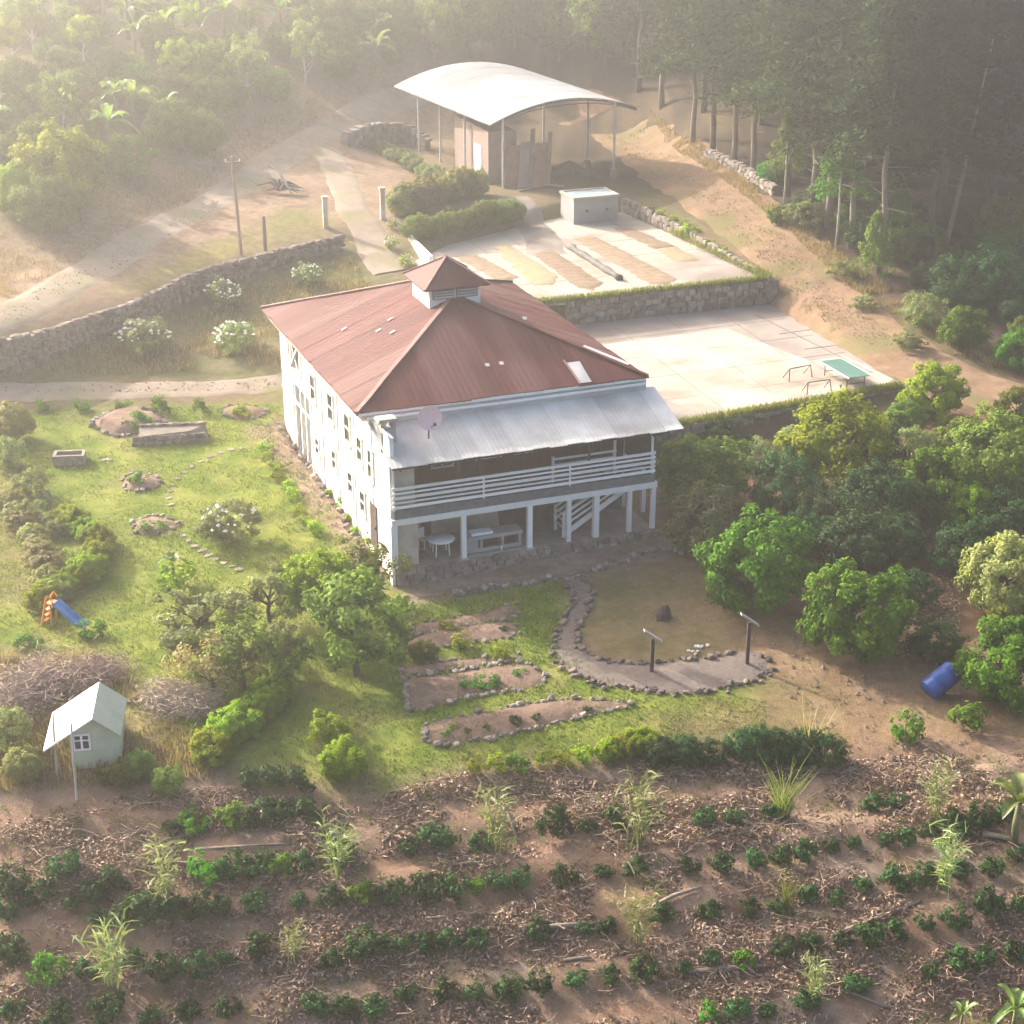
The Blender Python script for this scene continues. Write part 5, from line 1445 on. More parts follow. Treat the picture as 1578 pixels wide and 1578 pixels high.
def bush(cx, cy, r, key, label, hs=1.0, group=LS, flowers=False, name='shrub', cat='shrub'):
    p, s = spot(cx, cy, r)
    if flowers:
        t = thing(name, label, cat, p, RND.uniform(0, 6), group); t.scale = (s, s, s * hs)
        link('foliage', RND.choice(SP[key]), t); tag(link('flowers', RND.choice(SP['flowers']), t), kind='stuff'); return t
    return shrub(name, label, cat, p, (s, s, s * hs), RND.choice(SP[key]), group)
for cx, lb in ((66,'smallest clipped bush furthest left along the lane edge'),(128,'clipped bush second from the left along the lane edge'),(191,'clipped bush third from the left along the lane edge'),(249,'largest clipped bush in the row along the lane edge'),(310,'round clipped bush nearest the house in the lane row')):
    bush(cx, 624, 13 if cx != 249 else 17, 'smallgreen', lb, 1.1)
bush(357, 800, 46, 'greygreen', 'white flowering bush in the middle of the lawn', .8, flowers=True, name='flowering_bush', cat='bush')
bush(213, 736, 16, 'smallgreen', 'brownish plant inside the round stone ringed bed', 1.0)
bush(238, 800, 22, 'smallgreen', 'low green plants filling the oval lawn bed', .5)
bush(370, 628, 18, 'smallyellow', 'yellowish plants in the oval bed by the house corner', .6)
bush(215, 645, 22, 'smallgreen', 'reddish green plants growing on the rocky mound bed', .9)
bush(275, 880, 34, 'smallyellow', 'spiky clump of strap leaved plants on the lower lawn', .8)
bush(20, 655, 32, 'yellow', 'pale bush at the left picture edge just below the lane', 1.0)
bush(15, 700, 28, 'greygreen', 'pale straggly bush at the left edge below the first one', 1.0)
bush(48, 745, 26, 'greygreen', 'grey bush at the top of the left hedge', .9)
bush(140, 965, 22, 'smallgreen', 'small shrub at the end of the blue chute', .9)
bush(40, 980, 22, 'smallgreen', 'low scrubby shrub below the orange slide', .7)
# hedges built as rows of plants
def hedge_row(px_pts, n, r, key, label, name='hedge', hs=1.0):
    W = smooth_line(pxpoly(px_pts), .1); t = thing(name, label, 'hedge', (W[0][0], W[0][1], 0))
    for k in range(n):
        q = W[int((k + .5) / n * (len(W) - 1))]; s = r * RND.uniform(.85, 1.2)
        o = link('hedge_plant', RND.choice(SP[key]), t)
        x, y = q[0] + RND.uniform(-.15, .15), q[1] + RND.uniform(-.15, .15)
        o.location = (x - W[0][0], y - W[0][1], float(H(x, y)) - .05); o.scale = (s, s, s * hs); o.rotation_euler = (0, 0, RND.uniform(0, 6))
    return t
hedge_row([(20,785),(55,850),(75,900),(85,935)], 9, .7, 'yellow', 'ragged hedge running down the left lawn edge', hs=.8)
hedge_row([(95,810),(135,825),(150,855),(130,890),(95,915),(60,945)], 13, .75, 'lime', 'bright green curved hedge above the orange slide', hs=.8)
hedge_row([(432,1075),(405,1100),(375,1125),(345,1150),(325,1185)], 11, .75, 'lime', 'bright green hedge curving down beside the shaded lawn', hs=.9)
hedge_row([(70,770),(60,800),(95,830)], 5, .55, 'greygreen', 'grey leaved hedge piece at the upper bend of the left hedge', hs=.8)
hedge_row([(408,690),(450,770),(485,830)], 9, .45, 'smallyellow', 'low flowering strip between the lawn and the house path', hs=.9)
hedge_row([(487,712),(515,760),(550,815),(575,850)], 8, .5, 'smallyellow', 'sunlit yellow-green plants at the foot of the side wall', hs=.9)
hedge_row([(612,332),(660,318),(715,302),(740,300)], 11, 1.0, 'yellow', 'tall pale hedge in front of the curved shed', hs=1.1)
hedge_row([(640,372),(700,358),(760,345),(795,338)], 12, .95, 'hill', 'darker clipped hedge behind the drying terrace', hs=1.0)
hedge_row([(575,228),(610,248),(650,270),(690,290)], 9, .8, 'greygreen', 'loose pale hedge running from the stone bank to the shed', hs=.8)
for px, py, r, lb in ((625,402,13,'cream flowering shrub nearest the cupola along the drive'),(603,375,12,'cream flowering shrub second along the drive'),(606,345,10,'small cream shrub by the gate pillar')):
    bush(px, py, r, 'smallyellow', lb, 1.0, 'cream shrubs along the drive', True, 'flowering_bush', 'bush')
for px, py, r, lb in ((222,515,40,'white flowering bush on the bank, leftmost of three'),(362,515,36,'white flowering bush on the bank beside the roof corner'),(345,448,30,'white flowering bush just under the stone wall'),(475,420,24,'thin flowering bush on the bank nearest the driveway')):
    bush(px, py, r, 'open', lb, .8, 'flowering bushes on the bank', True, 'flowering_bush', 'bush')
for k, (px, py) in enumerate(((1000,322),(1018,330),(1036,338),(1052,344),(1062,355),(1075,366),(1095,376),(1115,385))):
    bush(px, py, 9 if k != 4 else 15, 'smallyellow', 'pale tuft plant on the terrace bank, %s from the shed' % ordinal(k), 1.0, 'tuft plants on the terrace bank', False, 'tuft_plant', 'plant')
# dead brush heap behind the cottage
def brush_mesh(seed, n, L, w):
    r = np.random.default_rng(seed)
    C = r.normal(0, .42, (n, 3)); C[:, 2] = np.abs(C[:, 2]) * .8 + .08
    D = r.normal(0, 1, (n, 3)); D[:, 2] *= .45; D /= np.linalg.norm(D, axis=1)[:, None]
    S = np.cross(D, r.normal(0, 1, (n, 3))); S /= np.linalg.norm(S, axis=1)[:, None]
    l = L * r.uniform(.4, 1.2, (n, 1)); ww = w * r.uniform(.5, 1.4, (n, 1))
    V = np.stack([C - D*l/2 - S*ww/2, C + D*l/2 - S*ww*.2, C + D*l/2 + S*ww*.2, C - D*l/2 + S*ww/2], 1).reshape(-1, 3); V[:, 2] = np.maximum(V[:, 2], .0)
    return quadmesh('branches', V, np.arange(n*4).reshape(n, 4), M['brush'], r.uniform(0, 1, n))
BR = [brush_mesh(900 + i, 2200, .34, .02) for i in range(3)]
for cx, cy, r, lb in ((60,1022,60,'large heap of dead brown branches behind the cottage'),(150,1015,42,'smaller heap of dead branches right of the large heap'),(20,1060,45,'dead brush at the left edge beside the cottage roof'),
                      (260,1050,45,'dry twiggy brush between the cottage and the thin trees'),(300,1060,40,'dry brush under the yellow leaved tree')):
    p, s = spot(cx, cy, r); shrub('brush_heap', lb, 'brush heap', p, (s*1.2, s*1.2, s*.9), RND.choice(BR), 'heaps of dead brush')
for cx, cy, r, key, lb in ((190,1190,24,'olive','dark bush against the cottage front wall'),(215,1180,26,'hill','brownish bush right of the cottage wall'),(165,1195,16,'olive','small dark bush under the cottage gable'),(260,1205,26,'hill','dark low bush between the cottage and the bright hedge'),
                       (505,1120,34,'openlime','grey-green shrub on the shaded lawn above the field'),(530,1170,34,'lime','yellow-green shrub at the shaded lawn corner'),(515,1185,20,'lime','small yellow-green shrub at the field edge'),(10,1130,40,'greygreen','scrubby bush at the left edge beside the cottage'),(40,1180,30,'yellow','yellow scrub below the cottage roof edge')):
    bush(cx, cy, r, key, lb, 1.0, 'scrub around the cottage and shaded lawn')
# bed plants
BP = 'young plants in the front beds'
for k, (px, py, r, key, nm) in enumerate([(688,1130,9,'smallgreen','dark seedling in the long bed, leftmost'),(720,1124,9,'smallgreen','dark seedling in the long bed, second from left'),(750,1118,9,'smallgreen','dark seedling in the long bed, third from left'),(795,1108,12,'coffeebush','dark seedling in the long bed, fourth and broadest'),(825,1104,9,'coffeebush','dark seedling in the long bed, fifth from left'),(905,1090,8,'coffeebush','dark seedling alone near the right tip of the long bed'),
   (700,1118,10,'smallyellow','yellow seedling among the dark ones in the long bed'),(750,1045,20,'smallgreen','leafy vegetable clump in the middle of the wide bed'),(725,1050,16,'smallgreen','leafy vegetable clump left of the middle in the wide bed'),(800,1032,12,'smallgreen','round green plant at the right end of the wide bed'),(710,985,20,'smallyellow','bright yellow-green plant in the reddish bed'),
   (690,960,16,'smallyellow','bright yellow-green sprig in the topmost bed'),(775,968,9,'coffeebush','small dark plant at the right end of the reddish bed'),(770,1002,16,'smallyellow','pale grassy plant above the thin bed strip'),(650,1000,22,'olive','dark low plants at the left end of the reddish bed')]):
    bush(px, py, r, key, nm, .8, BP, name='bed_plant', cat='plant')

# ------------------------------------------------------------------ coffee field
ROWS = [
 [(385,1205),(425,1200),(460,1205)],
 [(735,1187),(765,1182),(800,1178),(838,1172),(868,1170),(900,1168)],
 [(268,1275),(300,1270),(360,1262),(405,1255),(440,1250),(475,1255)],
 [(320,1345),(355,1342),(395,1338),(435,1335),(465,1330),(740,1300),(905,1275),(1085,1262),(1130,1262),(1345,1240),(1380,1238),(1480,1272),(1510,1265),(1545,1258)],
 [(100,1340),(20,1370),(175,1360),(150,1415),(190,1412),(225,1408),(262,1404),(300,1402),(338,1400),(460,1390),(510,1385),(560,1378),(600,1380),(655,1372),(700,1372),(735,1368),(768,1362),(800,1358),(930,1345),(980,1342),(1060,1338),(1110,1332),(1165,1328),(1205,1324),(1240,1318),(1315,1300),(1365,1296),(1398,1292)],
 [(20,1470),(75,1500),(130,1495),(250,1495),(305,1492),(400,1460),(510,1482),(560,1462),(590,1460),(620,1458),(655,1455),(690,1452),(730,1450),(830,1438),(900,1432),(935,1430),(1020,1412),(1155,1402),(1245,1382),(1290,1388),(1330,1366),(1378,1358),(1425,1352),(1525,1340)],
 [(20,1562),(90,1572),(230,1568),(290,1560),(350,1556),(490,1552),(575,1552),(625,1535),(685,1530),(730,1530),(785,1530),(835,1520),(888,1512),(940,1504),(992,1496),(1055,1494),(1145,1480),(1208,1466),(1250,1452),(1296,1450),(1340,1444),(1380,1436),(1425,1424),(1472,1418)],
 [(1095,1565),(1135,1558),(1180,1560),(1240,1542),(1320,1518),(1432,1500),(1480,1482),(1520,1476),(1562,1470),(1570,1560)],
]
ROWN = ['short row under the shaded lawn','row along the garden lawn','short row below the bright hedge','upper field row','second field row','third field row','fourth field row','lowest field row']
for row, rn in zip(ROWS, ROWN):
    row = list(row)
    if rn in ROWN[3:7]:                                    # plants between the ones read off the photograph
        line = sorted(row); xs = [q[0] for q in line]; ys = [q[1] for q in line]
        cf_ = np.polyfit(xs, ys, 2)
        for px in np.arange(15, 1570, 47):
            px = px + RND.uniform(-8, 8)
            if min(abs(px - a) for a in xs) > 32 and RND.random() < .62: row.append((px, float(np.polyval(cf_, px)) + RND.uniform(-8, 8)))
    row = sorted(row)
    for k, (px, py) in enumerate(row):
        r = RND.uniform(12, 22) if px < 860 else RND.uniform(9, 18)
        p = G(px, py + r * .6); s = r * 1.35 / px_per_m(p)
        key = 'coffeebush' if RND.random() < .93 else ('smallyellow' if rn == ROWN[1] else 'smallgreen')
        if rn == ROWN[1]: key = RND.choice(['smallyellow', 'smallgreen'])
        shrub('coffee_bush', 'young coffee bush, %s from the left in the %s' % (ordinal(k), rn), 'coffee bush', p, (s, s, s * RND.uniform(.9, 1.25)), RND.choice(SP[key]), 'young coffee bushes in the field')
hedge_row([(930,1168),(970,1163),(1010,1162)], 5, .55, 'lime', 'bright mixed hedge along the bottom lawn edge', hs=1.0)
hedge_row([(1015,1175),(1060,1173),(1105,1172)], 6, .62, 'dark', 'dark green clipped hedge block left of the gap above the field', hs=1.0)
hedge_row([(1145,1172),(1190,1172),(1235,1172),(1272,1176)], 8, .7, 'dark', 'dark green clipped hedge block right of the gap above the field', hs=1.0)

def reed_mesh(seed, n, mat, droop=.5, lean=.28, wd=.035, leafy=True):
    """clump of upright leafy stalks, unit height"""
    r = np.random.default_rng(seed); V, F, T = [], [], []
    def strip(pts, w, tint):
        o = len(V); D = np.gradient(pts, axis=0); S = np.cross(D, r.normal(0, 1, 3)); S /= np.linalg.norm(S, axis=1)[:, None] + 1e-9
        m_ = len(pts)
        for i in range(m_):
            q = w * (1 - (i / (m_ - 1)) ** 2 * .9); V.append(pts[i] - S[i]*q/2); V.append(pts[i] + S[i]*q/2)
        for i in range(m_ - 1): F.append((o + 2*i, o + 2*i + 1, o + 2*i + 3, o + 2*i + 2)); T.append(tint)
    for k in range(n):
        a = r.uniform(0, 6.283); l = r.uniform(.05, lean); h = r.uniform(.55, 1.05); t = np.linspace(0, 1, 5)[:, None]
        base = np.array([r.normal(0, .05), r.normal(0, .05), 0])
        P = base + np.hstack([math.cos(a)*l*t**1.6, math.sin(a)*l*t**1.6, h*t])
        strip(P, wd * .7, r.uniform(.2, .8))
        if leafy:
            for j in range(7):
                q = P[0] + (P[-1] - P[0]) * (.25 + .75 * j / 7); b = r.uniform(0, 6.283); L = r.uniform(.12, .24); s = np.linspace(0, 1, 4)[:, None]
                strip(q + np.hstack([math.cos(b)*L*s, math.sin(b)*L*s, L*(.75*s - droop*s*s)]), wd, r.uniform(.2, 1))
    return quadmesh('stalks', np.array(V), np.array(F), mat, T)
REED = [reed_mesh(950 + i, 15, M['reed'], wd=.022) for i in range(3)]; GRASSC = [reed_mesh(960 + i, 40, M['grassleaf'], lean=.55, wd=.03, leafy=False) for i in range(2)]
DRYC = [reed_mesh(970 + i, 40, M['grassdry'], lean=.6, wd=.025, leafy=False) for i in range(2)]
TALL = [(765,1312,112,'reed','tall leafy stalk clump below the long bed, left of the field centre'),(985,1305,118,'reed','tall pale stalk clump near the field centre'),(255,1402,118,'reed','tall pale stalk clump in the left of the field'),(520,1350,100,'reed','tall thin stalk clump left of the field centre'),
 (172,1525,118,'reed','tall pale stalk clump at the bottom left of the field'),(455,1482,66,'reed','short stalk clump low in the left of the field'),(985,1455,100,'reed','slim green stalk clump low in the field centre'),(1455,1372,105,'reed','stalk clump right of the field centre beside the row end'),
 (1255,1548,84,'reed','pale stalk clump at the bottom right of the field'),(1440,1262,86,'reed','stalk clump at the upper right of the field'),(1208,1262,84,'grass','fountain of green grass below the dark hedge block'),(1210,1398,60,'grass','small green grass fountain in mid field'),
 (1245,1165,74,'dry','dry straw coloured weeds beside the dark hedge block'),(1290,1170,52,'dry','dry straw weeds above the right of the field'),(1270,1190,50,'dry','low dry straw weeds at the top of the field')]
for px, py, hpx, kd, lb in TALL:
    p = G(px, py); s = hpx / px_per_m(p) / .82
    shrub('stalk_clump' if kd == 'reed' else 'grass_clump', lb, 'plant' if kd == 'reed' else 'grass', p, (s*1.05, s*1.05, s), RND.choice({'reed': REED, 'grass': GRASSC, 'dry': DRYC}[kd]), 'tall stalks standing in the field')

def banana_mesh(seed, n=9):
    r = np.random.default_rng(seed); V, F, T = [], [], []
    for k in range(n):
        a = k * 2.4 + r.uniform(-.3, .3); L = r.uniform(.55, .85); up = r.uniform(.35, .95)
        t = np.linspace(0, 1, 8)
        x = L * t * (1.1 - up * .6); z = .55 + L * (up * t * 1.25 - (1.25 - .45 * up) * t * t * .75)
        P = np.stack([x * math.cos(a), x * math.sin(a), z], 1); S = np.array([-math.sin(a), math.cos(a), 0])
        w = .17 * np.sin(math.pi * np.clip(t * .93 + .07, 0, 1)) ** .6
        o = len(V)
        for i in range(8): V.append(P[i] - S * w[i]/2 + np.array([0,0,.35*w[i]])); V.append(P[i]); V.append(P[i] + S * w[i]/2 + np.array([0,0,.35*w[i]]))
        for i in range(7):
            for j in range(2): F.append((o + 3*i + j, o + 3*i + j + 1, o + 3*i + j + 4, o + 3*i + j + 3)); T.append(r.uniform(.2, .9))
    return quadmesh('leaves', np.array(V), np.array(F), M['banana'], T)
BAN = [banana_mesh(980 + i, 8 + i) for i in range(3)]
BSTEM = MB().tube([(0,0,-.1),(.01,0,.3),(0,0,.6)], [.055,.045,.03], 8).mesh('stem', M['bstem'], True)
def banana(px, py, h, label, group='banana plants'):
    p = G(px, py); t = thing('banana_plant', label, 'banana plant', p, RND.uniform(0, 6), group); t.scale = (h, h, h)
    link('stem', BSTEM, t); link('leaves', RND.choice(BAN), t); return t
banana(1563, 1300, 2.9, 'young banana plant at the right edge of the coffee field')
banana(1560, 1590, 1.6, 'banana shoot at the bottom right corner'); banana(1480, 1590, 1.2, 'leafy shoot left of the bottom right banana')
banana(268, 893, 1.5, 'small banana like plant on the lower lawn')

# logs in the field
LOGS = [((752,1225),(800,1302),.06,'white peeled pole lying across the field below the beds'),((800,1435),(925,1425),.09,'long pale log lying in the middle of the field'),((1515,1288),(1570,1300),.11,'thick pale log under the banana plant'),((868,1482),(912,1478),.06,'short pale stick low in the field centre'),
 ((1005,1400),(1080,1370),.08,'grey log beside the slim stalk clump'),((690,1335),(760,1330),.05,'crooked branch in the upper middle of the field'),((590,1300),(640,1262),.05,'thin branch at the upper left of the field centre'),((1060,1500),(1190,1490),.08,'long grey branch in the lower right of the field'),
 ((300,1310),(470,1300),.05,'thin long stick across the left field'),((1290,1440),(1420,1390),.07,'knotty branch in the right of the field'),((230,1330),(330,1335),.05,'stick left of the tall left clump'),((1370,1555),(1250,1520),.06,'branch near the bottom right clump')]
for a, b, r, lb in LOGS:
    A, B = G(*a), G(*b); A[2] += r * .9; B[2] += r * .9; mid = (A + B) / 2; mid[2] = max(float(H(mid[0], mid[1])) + r, mid[2]) + RND.uniform(0, .08)
    mid[:2] += RNG.normal(0, .08, 2)
    o = MB().tube([(0,0,0), tuple(mid - A), tuple(B - A)], [r, r*.9, r*.65], 7).build('fallen_branch', M['log'], None, True)
    o.location = tuple(A); tag(o, lb, 'branch', 'cut branches lying in the field')

# ------------------------------------------------------------------ forest on the right
def conifer_mesh(seed, n=4200, z0=.36):
    r = np.random.default_rng(seed); V, F, T = [], [], []
    nb = 130; per = n // nb; P, D, TT = [], [], []
    for k in range(nb):
        t = (k + r.uniform(0, 1)) / nb; z = z0 + (1 - z0) * t; a = r.uniform(0, 6.283); L = (.20 * (1 - t) ** .7 + .025) * r.uniform(.6, 1.25)
        u = r.uniform(.12, 1, per); sag = -.30 * L * u * u
        x = L * u + r.normal(0, .006, per); side = r.normal(0, .035, per) * (.4 + u)
        P.append(np.stack([x*math.cos(a) - side*math.sin(a), x*math.sin(a) + side*math.cos(a), z + sag + r.normal(0, .007, per)], 1))
        D.append(np.tile([math.cos(a)*.3, math.sin(a)*.3, .6], (per, 1))); TT.append(np.clip(r.uniform(0, 1) * .5 + r.uniform(0, .5, per), 0, 1))
    P, D, TT = np.vstack(P), np.vstack(D), np.concatenate(TT)
    V, F = leaves_at(P, D, .024, .008, r, .5, .2)
    return quadmesh('needles', V, F, M['conifer'], TT)
CON = [conifer_mesh(1000 + i, 15000, (.38, .30, .44, .34)[i]) for i in range(4)]
def contrunk(seed, mat):
    r = random.Random(seed); mb = MB(); pts = [(r.uniform(-.004,.004)*k, r.uniform(-.004,.004)*k, -.02 + k*.115) for k in range(9)]
    mb.tube(pts, [.0120 - .00125*k for k in range(9)], 9)
    for k in range(26):
        z = r.uniform(.1, .7); a = r.uniform(0, 6.28); L = r.uniform(.03, .12)
        mb.tube([(0,0,z),(L*math.cos(a), L*math.sin(a), z + r.uniform(-.02,.02))], [.0022,.0007], 4, False)
    return mb.mesh('trunk', mat, True)
CTR = [contrunk(1100, M['bark']), contrunk(1101, M['bark']), contrunk(1102, M['bark_mid'])]
edge = pxpoly([(880,112),(960,135),(1015,165),(1062,205),(1110,240),(1165,275),(1215,320),(1290,372),(1370,425),(1440,470),(1500,520),(1590,570)])
FP = [tuple(p[:2]) for p in edge] + [(75, 70), (95, 150), (70, 195), (8, 190)]
front = [(1068,222,1),(1098,238,0),(1130,252,1),(1160,268,2),(1212,312,0),(1310,382,2),(1250,335,0),(1020,165,0),(985,140,1),(1355,420,0),(1275,350,1)]
taken = []
LEAN = G(1452, 402)
for k, (px, py, tr) in enumerate(sorted(front)):
    p = G(px, py); taken.append(p[:2]); h = RND.uniform(17, 21)
    h = min(h, 35.5 - p[2])
    t = thing('conifer', 'tall dark conifer, %s from the left in the front rank of the forest' % ordinal(k), 'conifer', p, RND.uniform(0, 6), 'conifers of the dark forest'); t.scale = (h*1.1, h*1.1, h)
    link('trunk', CTR[2 if k % 3 else tr], t); link('crown', CON[(0, 2, 3)[k % 3]], t)
back = []
tries = 0
while len(back) < 105 and tries < 6000:
    tries += 1
    x, y = RND.uniform(2, 62), RND.uniform(82, 172)
    if poly_sd(np.array([x]), np.array([y]), FP)[0] > -1.6: continue
    if any((x-a)**2 + (y-b)**2 < 3.3**2 for a, b in taken): continue
    if 1400 < to_px((x, y, float(H(x, y))))[0] < 1600 and y < LEAN[1] + .5: continue
    taken.append((x, y)); back.append((x, y))
back = [q for q in back if -40 < to_px((q[0], q[1], float(H(*q)) + 8))[0] < 1640]
back.sort(key=lambda q: to_px((q[0], q[1], float(H(*q))))[0])
for k, (x, y) in enumerate(back):
    z = float(H(x, y)); h = min(RND.uniform(16, 23), 35.5 - z)
    t = thing('conifer', 'dark conifer inside the forest, %s from the left behind the front rank' % ordinal(k), 'conifer', (x, y, z), RND.uniform(0, 6), 'conifers of the dark forest'); t.scale = (h*1.15, h*1.15, h)
    link('trunk', RND.choice(CTR[:2]), t); link('crown', CON[k % 4], t)
# leaning bare tree and the understorey at the forest edge
A = G(1452, 402); B = plane_hit(1535, 40, A, UD)
t = thing('leaning_tree', 'pale leaning bare tree among the dark conifers', 'tree', A); d = B - A
MB().tube([(0,0,-.2), tuple(d*.35 + np.array([.1,0,.2])), tuple(d*.7), tuple(d)], [.17,.13,.09,.04], 9).build('trunk', M['bark_mid'], t, True)
for k in range(30):
    q = d * RND.uniform(.25, .98); a = RND.uniform(0, 6.28); L = RND.uniform(.6, 1.8)
    MB().tube([tuple(q), (q[0]+L*.6*math.cos(a), q[1]+L*.6*math.sin(a), q[2]+L*.15), (q[0]+L*math.cos(a), q[1]+L*math.sin(a), q[2]-L*.1)], [.035,.02,.008], 5).build('bare_branch', M['bark_mid'], t)
EDG = 'young trees and bushes along the forest edge'
q0 = G(1288, 384)
t = thing('young_tree', 'young rounded tree on a pale stem in front of the forest', 'tree', q0, .4, EDG)
MB().tube([(0,0,-.2),(.05,0,2.5),(0,.05,5.0)], [.10,.085,.05], 8).build('trunk', M['bark_pale'], t, True)
c = link('crown', SP['conedark'][0], t); c.location = (0, 0, 3.0); c.scale = (2.1, 2.1, 2.0)
q0 = G(1208, 322)
t = thing('young_tree', 'slim pale stemmed tree left of the rounded young tree', 'tree', q0, 1.4, EDG)
MB().tube([(0,0,-.2),(.0,0,2.5),(.1,.05,4.5)], [.08,.07,.04], 8).build('trunk', M['bark_pale'], t, True)
c = link('crown', SP['cone'][1], t); c.location = (0, 0, 2.4); c.scale = (1.5, 1.5, 1.8)
for cx, cy, r, key, hs, lb in ((1345,405,36,'cone',1.2,'pointed light green bush at the forest edge'),(1375,355,42,'conedark',1.2,'dark pointed young tree at the forest edge behind the light green bush'),(1482,515,34,'citrus',1.1,'green bush at the forest edge by the right of the track'),(1568,545,34,'citrus',1.1,'green bush at the right edge behind the track'),
    (1540,430,56,'dark',1.0,'dark broad bush under the leaning tree'),(1470,440,42,'dark',1.0,'dark green bush at the foot of the leaning tree'),(1420,480,34,'greygreen',.9,'grey scrub beside the track below the pointed bush'),(1240,330,30,'greygreen',.8,'low grey scrub at the foot of the slim tree'),(1400,520,26,'open',.7,'pale straggling scrub along the track verge'),
    (1300,410,24,'open',.7,'low scrub on the track verge under the rounded young tree'),(1550,360,50,'hill',1.1,'shaded bush deep under the forest at the right edge'),(1200,330,20,'olive',.8,'small dark scrub left of the slim tree'),(1330,460,22,'open',.6,'dry verge scrub right of the track middle')):
    bush(cx, cy, r, key, lb, hs, EDG)

US = []
tries = 0
while len(US) < 26 and tries < 3000:
    tries += 1
    px, py = RND.uniform(1180, 1590), RND.uniform(230, 520)
    if py > 300 + (px - 1180) * .58 - 18 or py < 215 + (px - 1180) * .40: continue
    if any((px-a)**2 + (py-b)**2 < 36**2 for a, b in US): continue
    US.append((px, py))
for k, (px, py) in enumerate(sorted(US)):
    bush(px, py, RND.uniform(20, 34), RND.choice(['dark', 'dark', 'hill', 'citrus']), 'shaded shrub under the dark conifers, %s from the left' % ordinal(k), RND.uniform(.7, 1.1), 'shrubs on the forest floor', name='forest_shrub')

# ------------------------------------------------------------------ hillside above the road
HB = 'bushes on the hazy hillside'
hill = []; tries = 0
while len(hill) < 150 and tries < 9000:
    tries += 1
    px, py = RND.uniform(-40, 760), RND.uniform(-30, 300)
    lim = 300 - .30 * px if px < 450 else 165 - .25 * (px - 450)
    if py > lim - 15: continue
    if any((px-a)**2 + ((py-b)*1.8)**2 < 34**2 for a, b in hill): continue
    hill.append((px, py))
hill.sort()
nb = 0
for k, (px, py) in enumerate(hill):
    p = G(px, py); u = RND.random()
    if u < .17:
        nb += 1; banana(px, py, RND.uniform(2.6, 4.2), 'hazy banana plant on the upper hillside, %s from the left' % ordinal(nb - 1), 'banana plants on the hillside')
    elif u < .36:
        s = RND.uniform(1.1, 1.8); t = tree('hill_tree', 'slender hazy hillside tree, %s plant from the left above the road' % ordinal(k), 'tree', p, (s, s, s*1.25), RND.choice(SP['open'] + SP['openlime']), RND.choice(SP['trunkpale']), .9, 'slender trees on the hazy hillside')
    else:
        s = RND.uniform(.9, 1.8); shrub('hill_bush', 'hazy green bush on the hillside, %s plant from the left above the road' % ordinal(k), 'bush', p, (s, s, s*RND.uniform(.8,1.2)), RND.choice(SP['hill'] + SP['olive']), HB)
for cx, cy, r, key, lb in ((95,270,70,'lime','broad yellow-green tree on the road bank at the far left'),(75,320,50,'olive','shaded lower half of the bank thicket at the far left'),(200,245,38,'hill','round dark bush on the bank left of the road'),(265,200,40,'olive','left one of two round bushes above the road'),(310,210,36,'olive','right one of two round bushes above the road'),(25,300,40,'lime','yellow-green bush cut by the left edge above the road')):
    bush(cx, cy, r, key, lb, 1.0, 'large bushes on the road bank')
for k, (cx, cy, r) in enumerate(((720,40,60),(790,20,70),(860,45,60),(930,60,56),(760,-20,70),(850,-20,80),(940,0,76),(1010,40,60))):
    p = G(cx, cy + r * .8); s = max(2.2, min(4.0, r / px_per_m(p)))
    tree('broadleaf_tree', 'hazy broadleaf tree behind the curved shed, %s from the left' % ordinal([0,1,3,5,2,4,6,7][k] if False else k), 'tree', p, (s, s, s*1.3), RND.choice(SP['olive'] + SP['hill']), RND.choice(SP['trunk']), .2, 'broadleaf trees behind the shed')

# ------------------------------------------------------------------ uncountable cover: litter, sticks, grass
def scatter(n, poly, thr=None, seed=5, fs=.5):
    r = np.random.default_rng(seed); P = np.array([(float(q[0]), float(q[1])) for q in poly]); lo, hi = P.min(0), P.max(0); out_ = []
    while sum(map(len, out_)) < n:
        x = r.uniform(lo[0], hi[0], n); y = r.uniform(lo[1], hi[1], n); k = poly_sd(x, y, P) < 0
        if thr is not None: k &= (fbm(x * fs, y * fs * 1.6, seed) + r.normal(0, .05, n)) > thr
        out_.append(np.stack([x[k], y[k]], 1))
    return np.vstack(out_)[:n], r
FIELD = [at(-60,1235,-1.6), at(330,1225,-1.5), at(560,1240,-1.5), at(720,1200,-1.2), at(1290,1175,-1.1), at(1640,1170,-1.0), at(1660,1640,-4.4), at(-80,1640,-4.9)]
XY, r = scatter(42000, FIELD, .47, 5, .55)
z = H(XY[:, 0], XY[:, 1]); pile = np.clip((fbm(XY[:, 0] * .55, XY[:, 1] * .88, 5) - .5) * 4, 0, 1)
C = np.column_stack([XY, z + .02 + r.uniform(0, 1, len(XY)) * pile * .34])
V, F = leaves_at(C, np.tile([0, 0, .6], (len(C), 1)), .22, .075, r, .55, .3)
tag(link('leaf_litter', quadmesh('leaf_litter', V, F, M['litter'], r.uniform(0, 1, len(F)))), 'dry brown leaf litter covering the coffee field', 'leaf litter', kind='stuff')
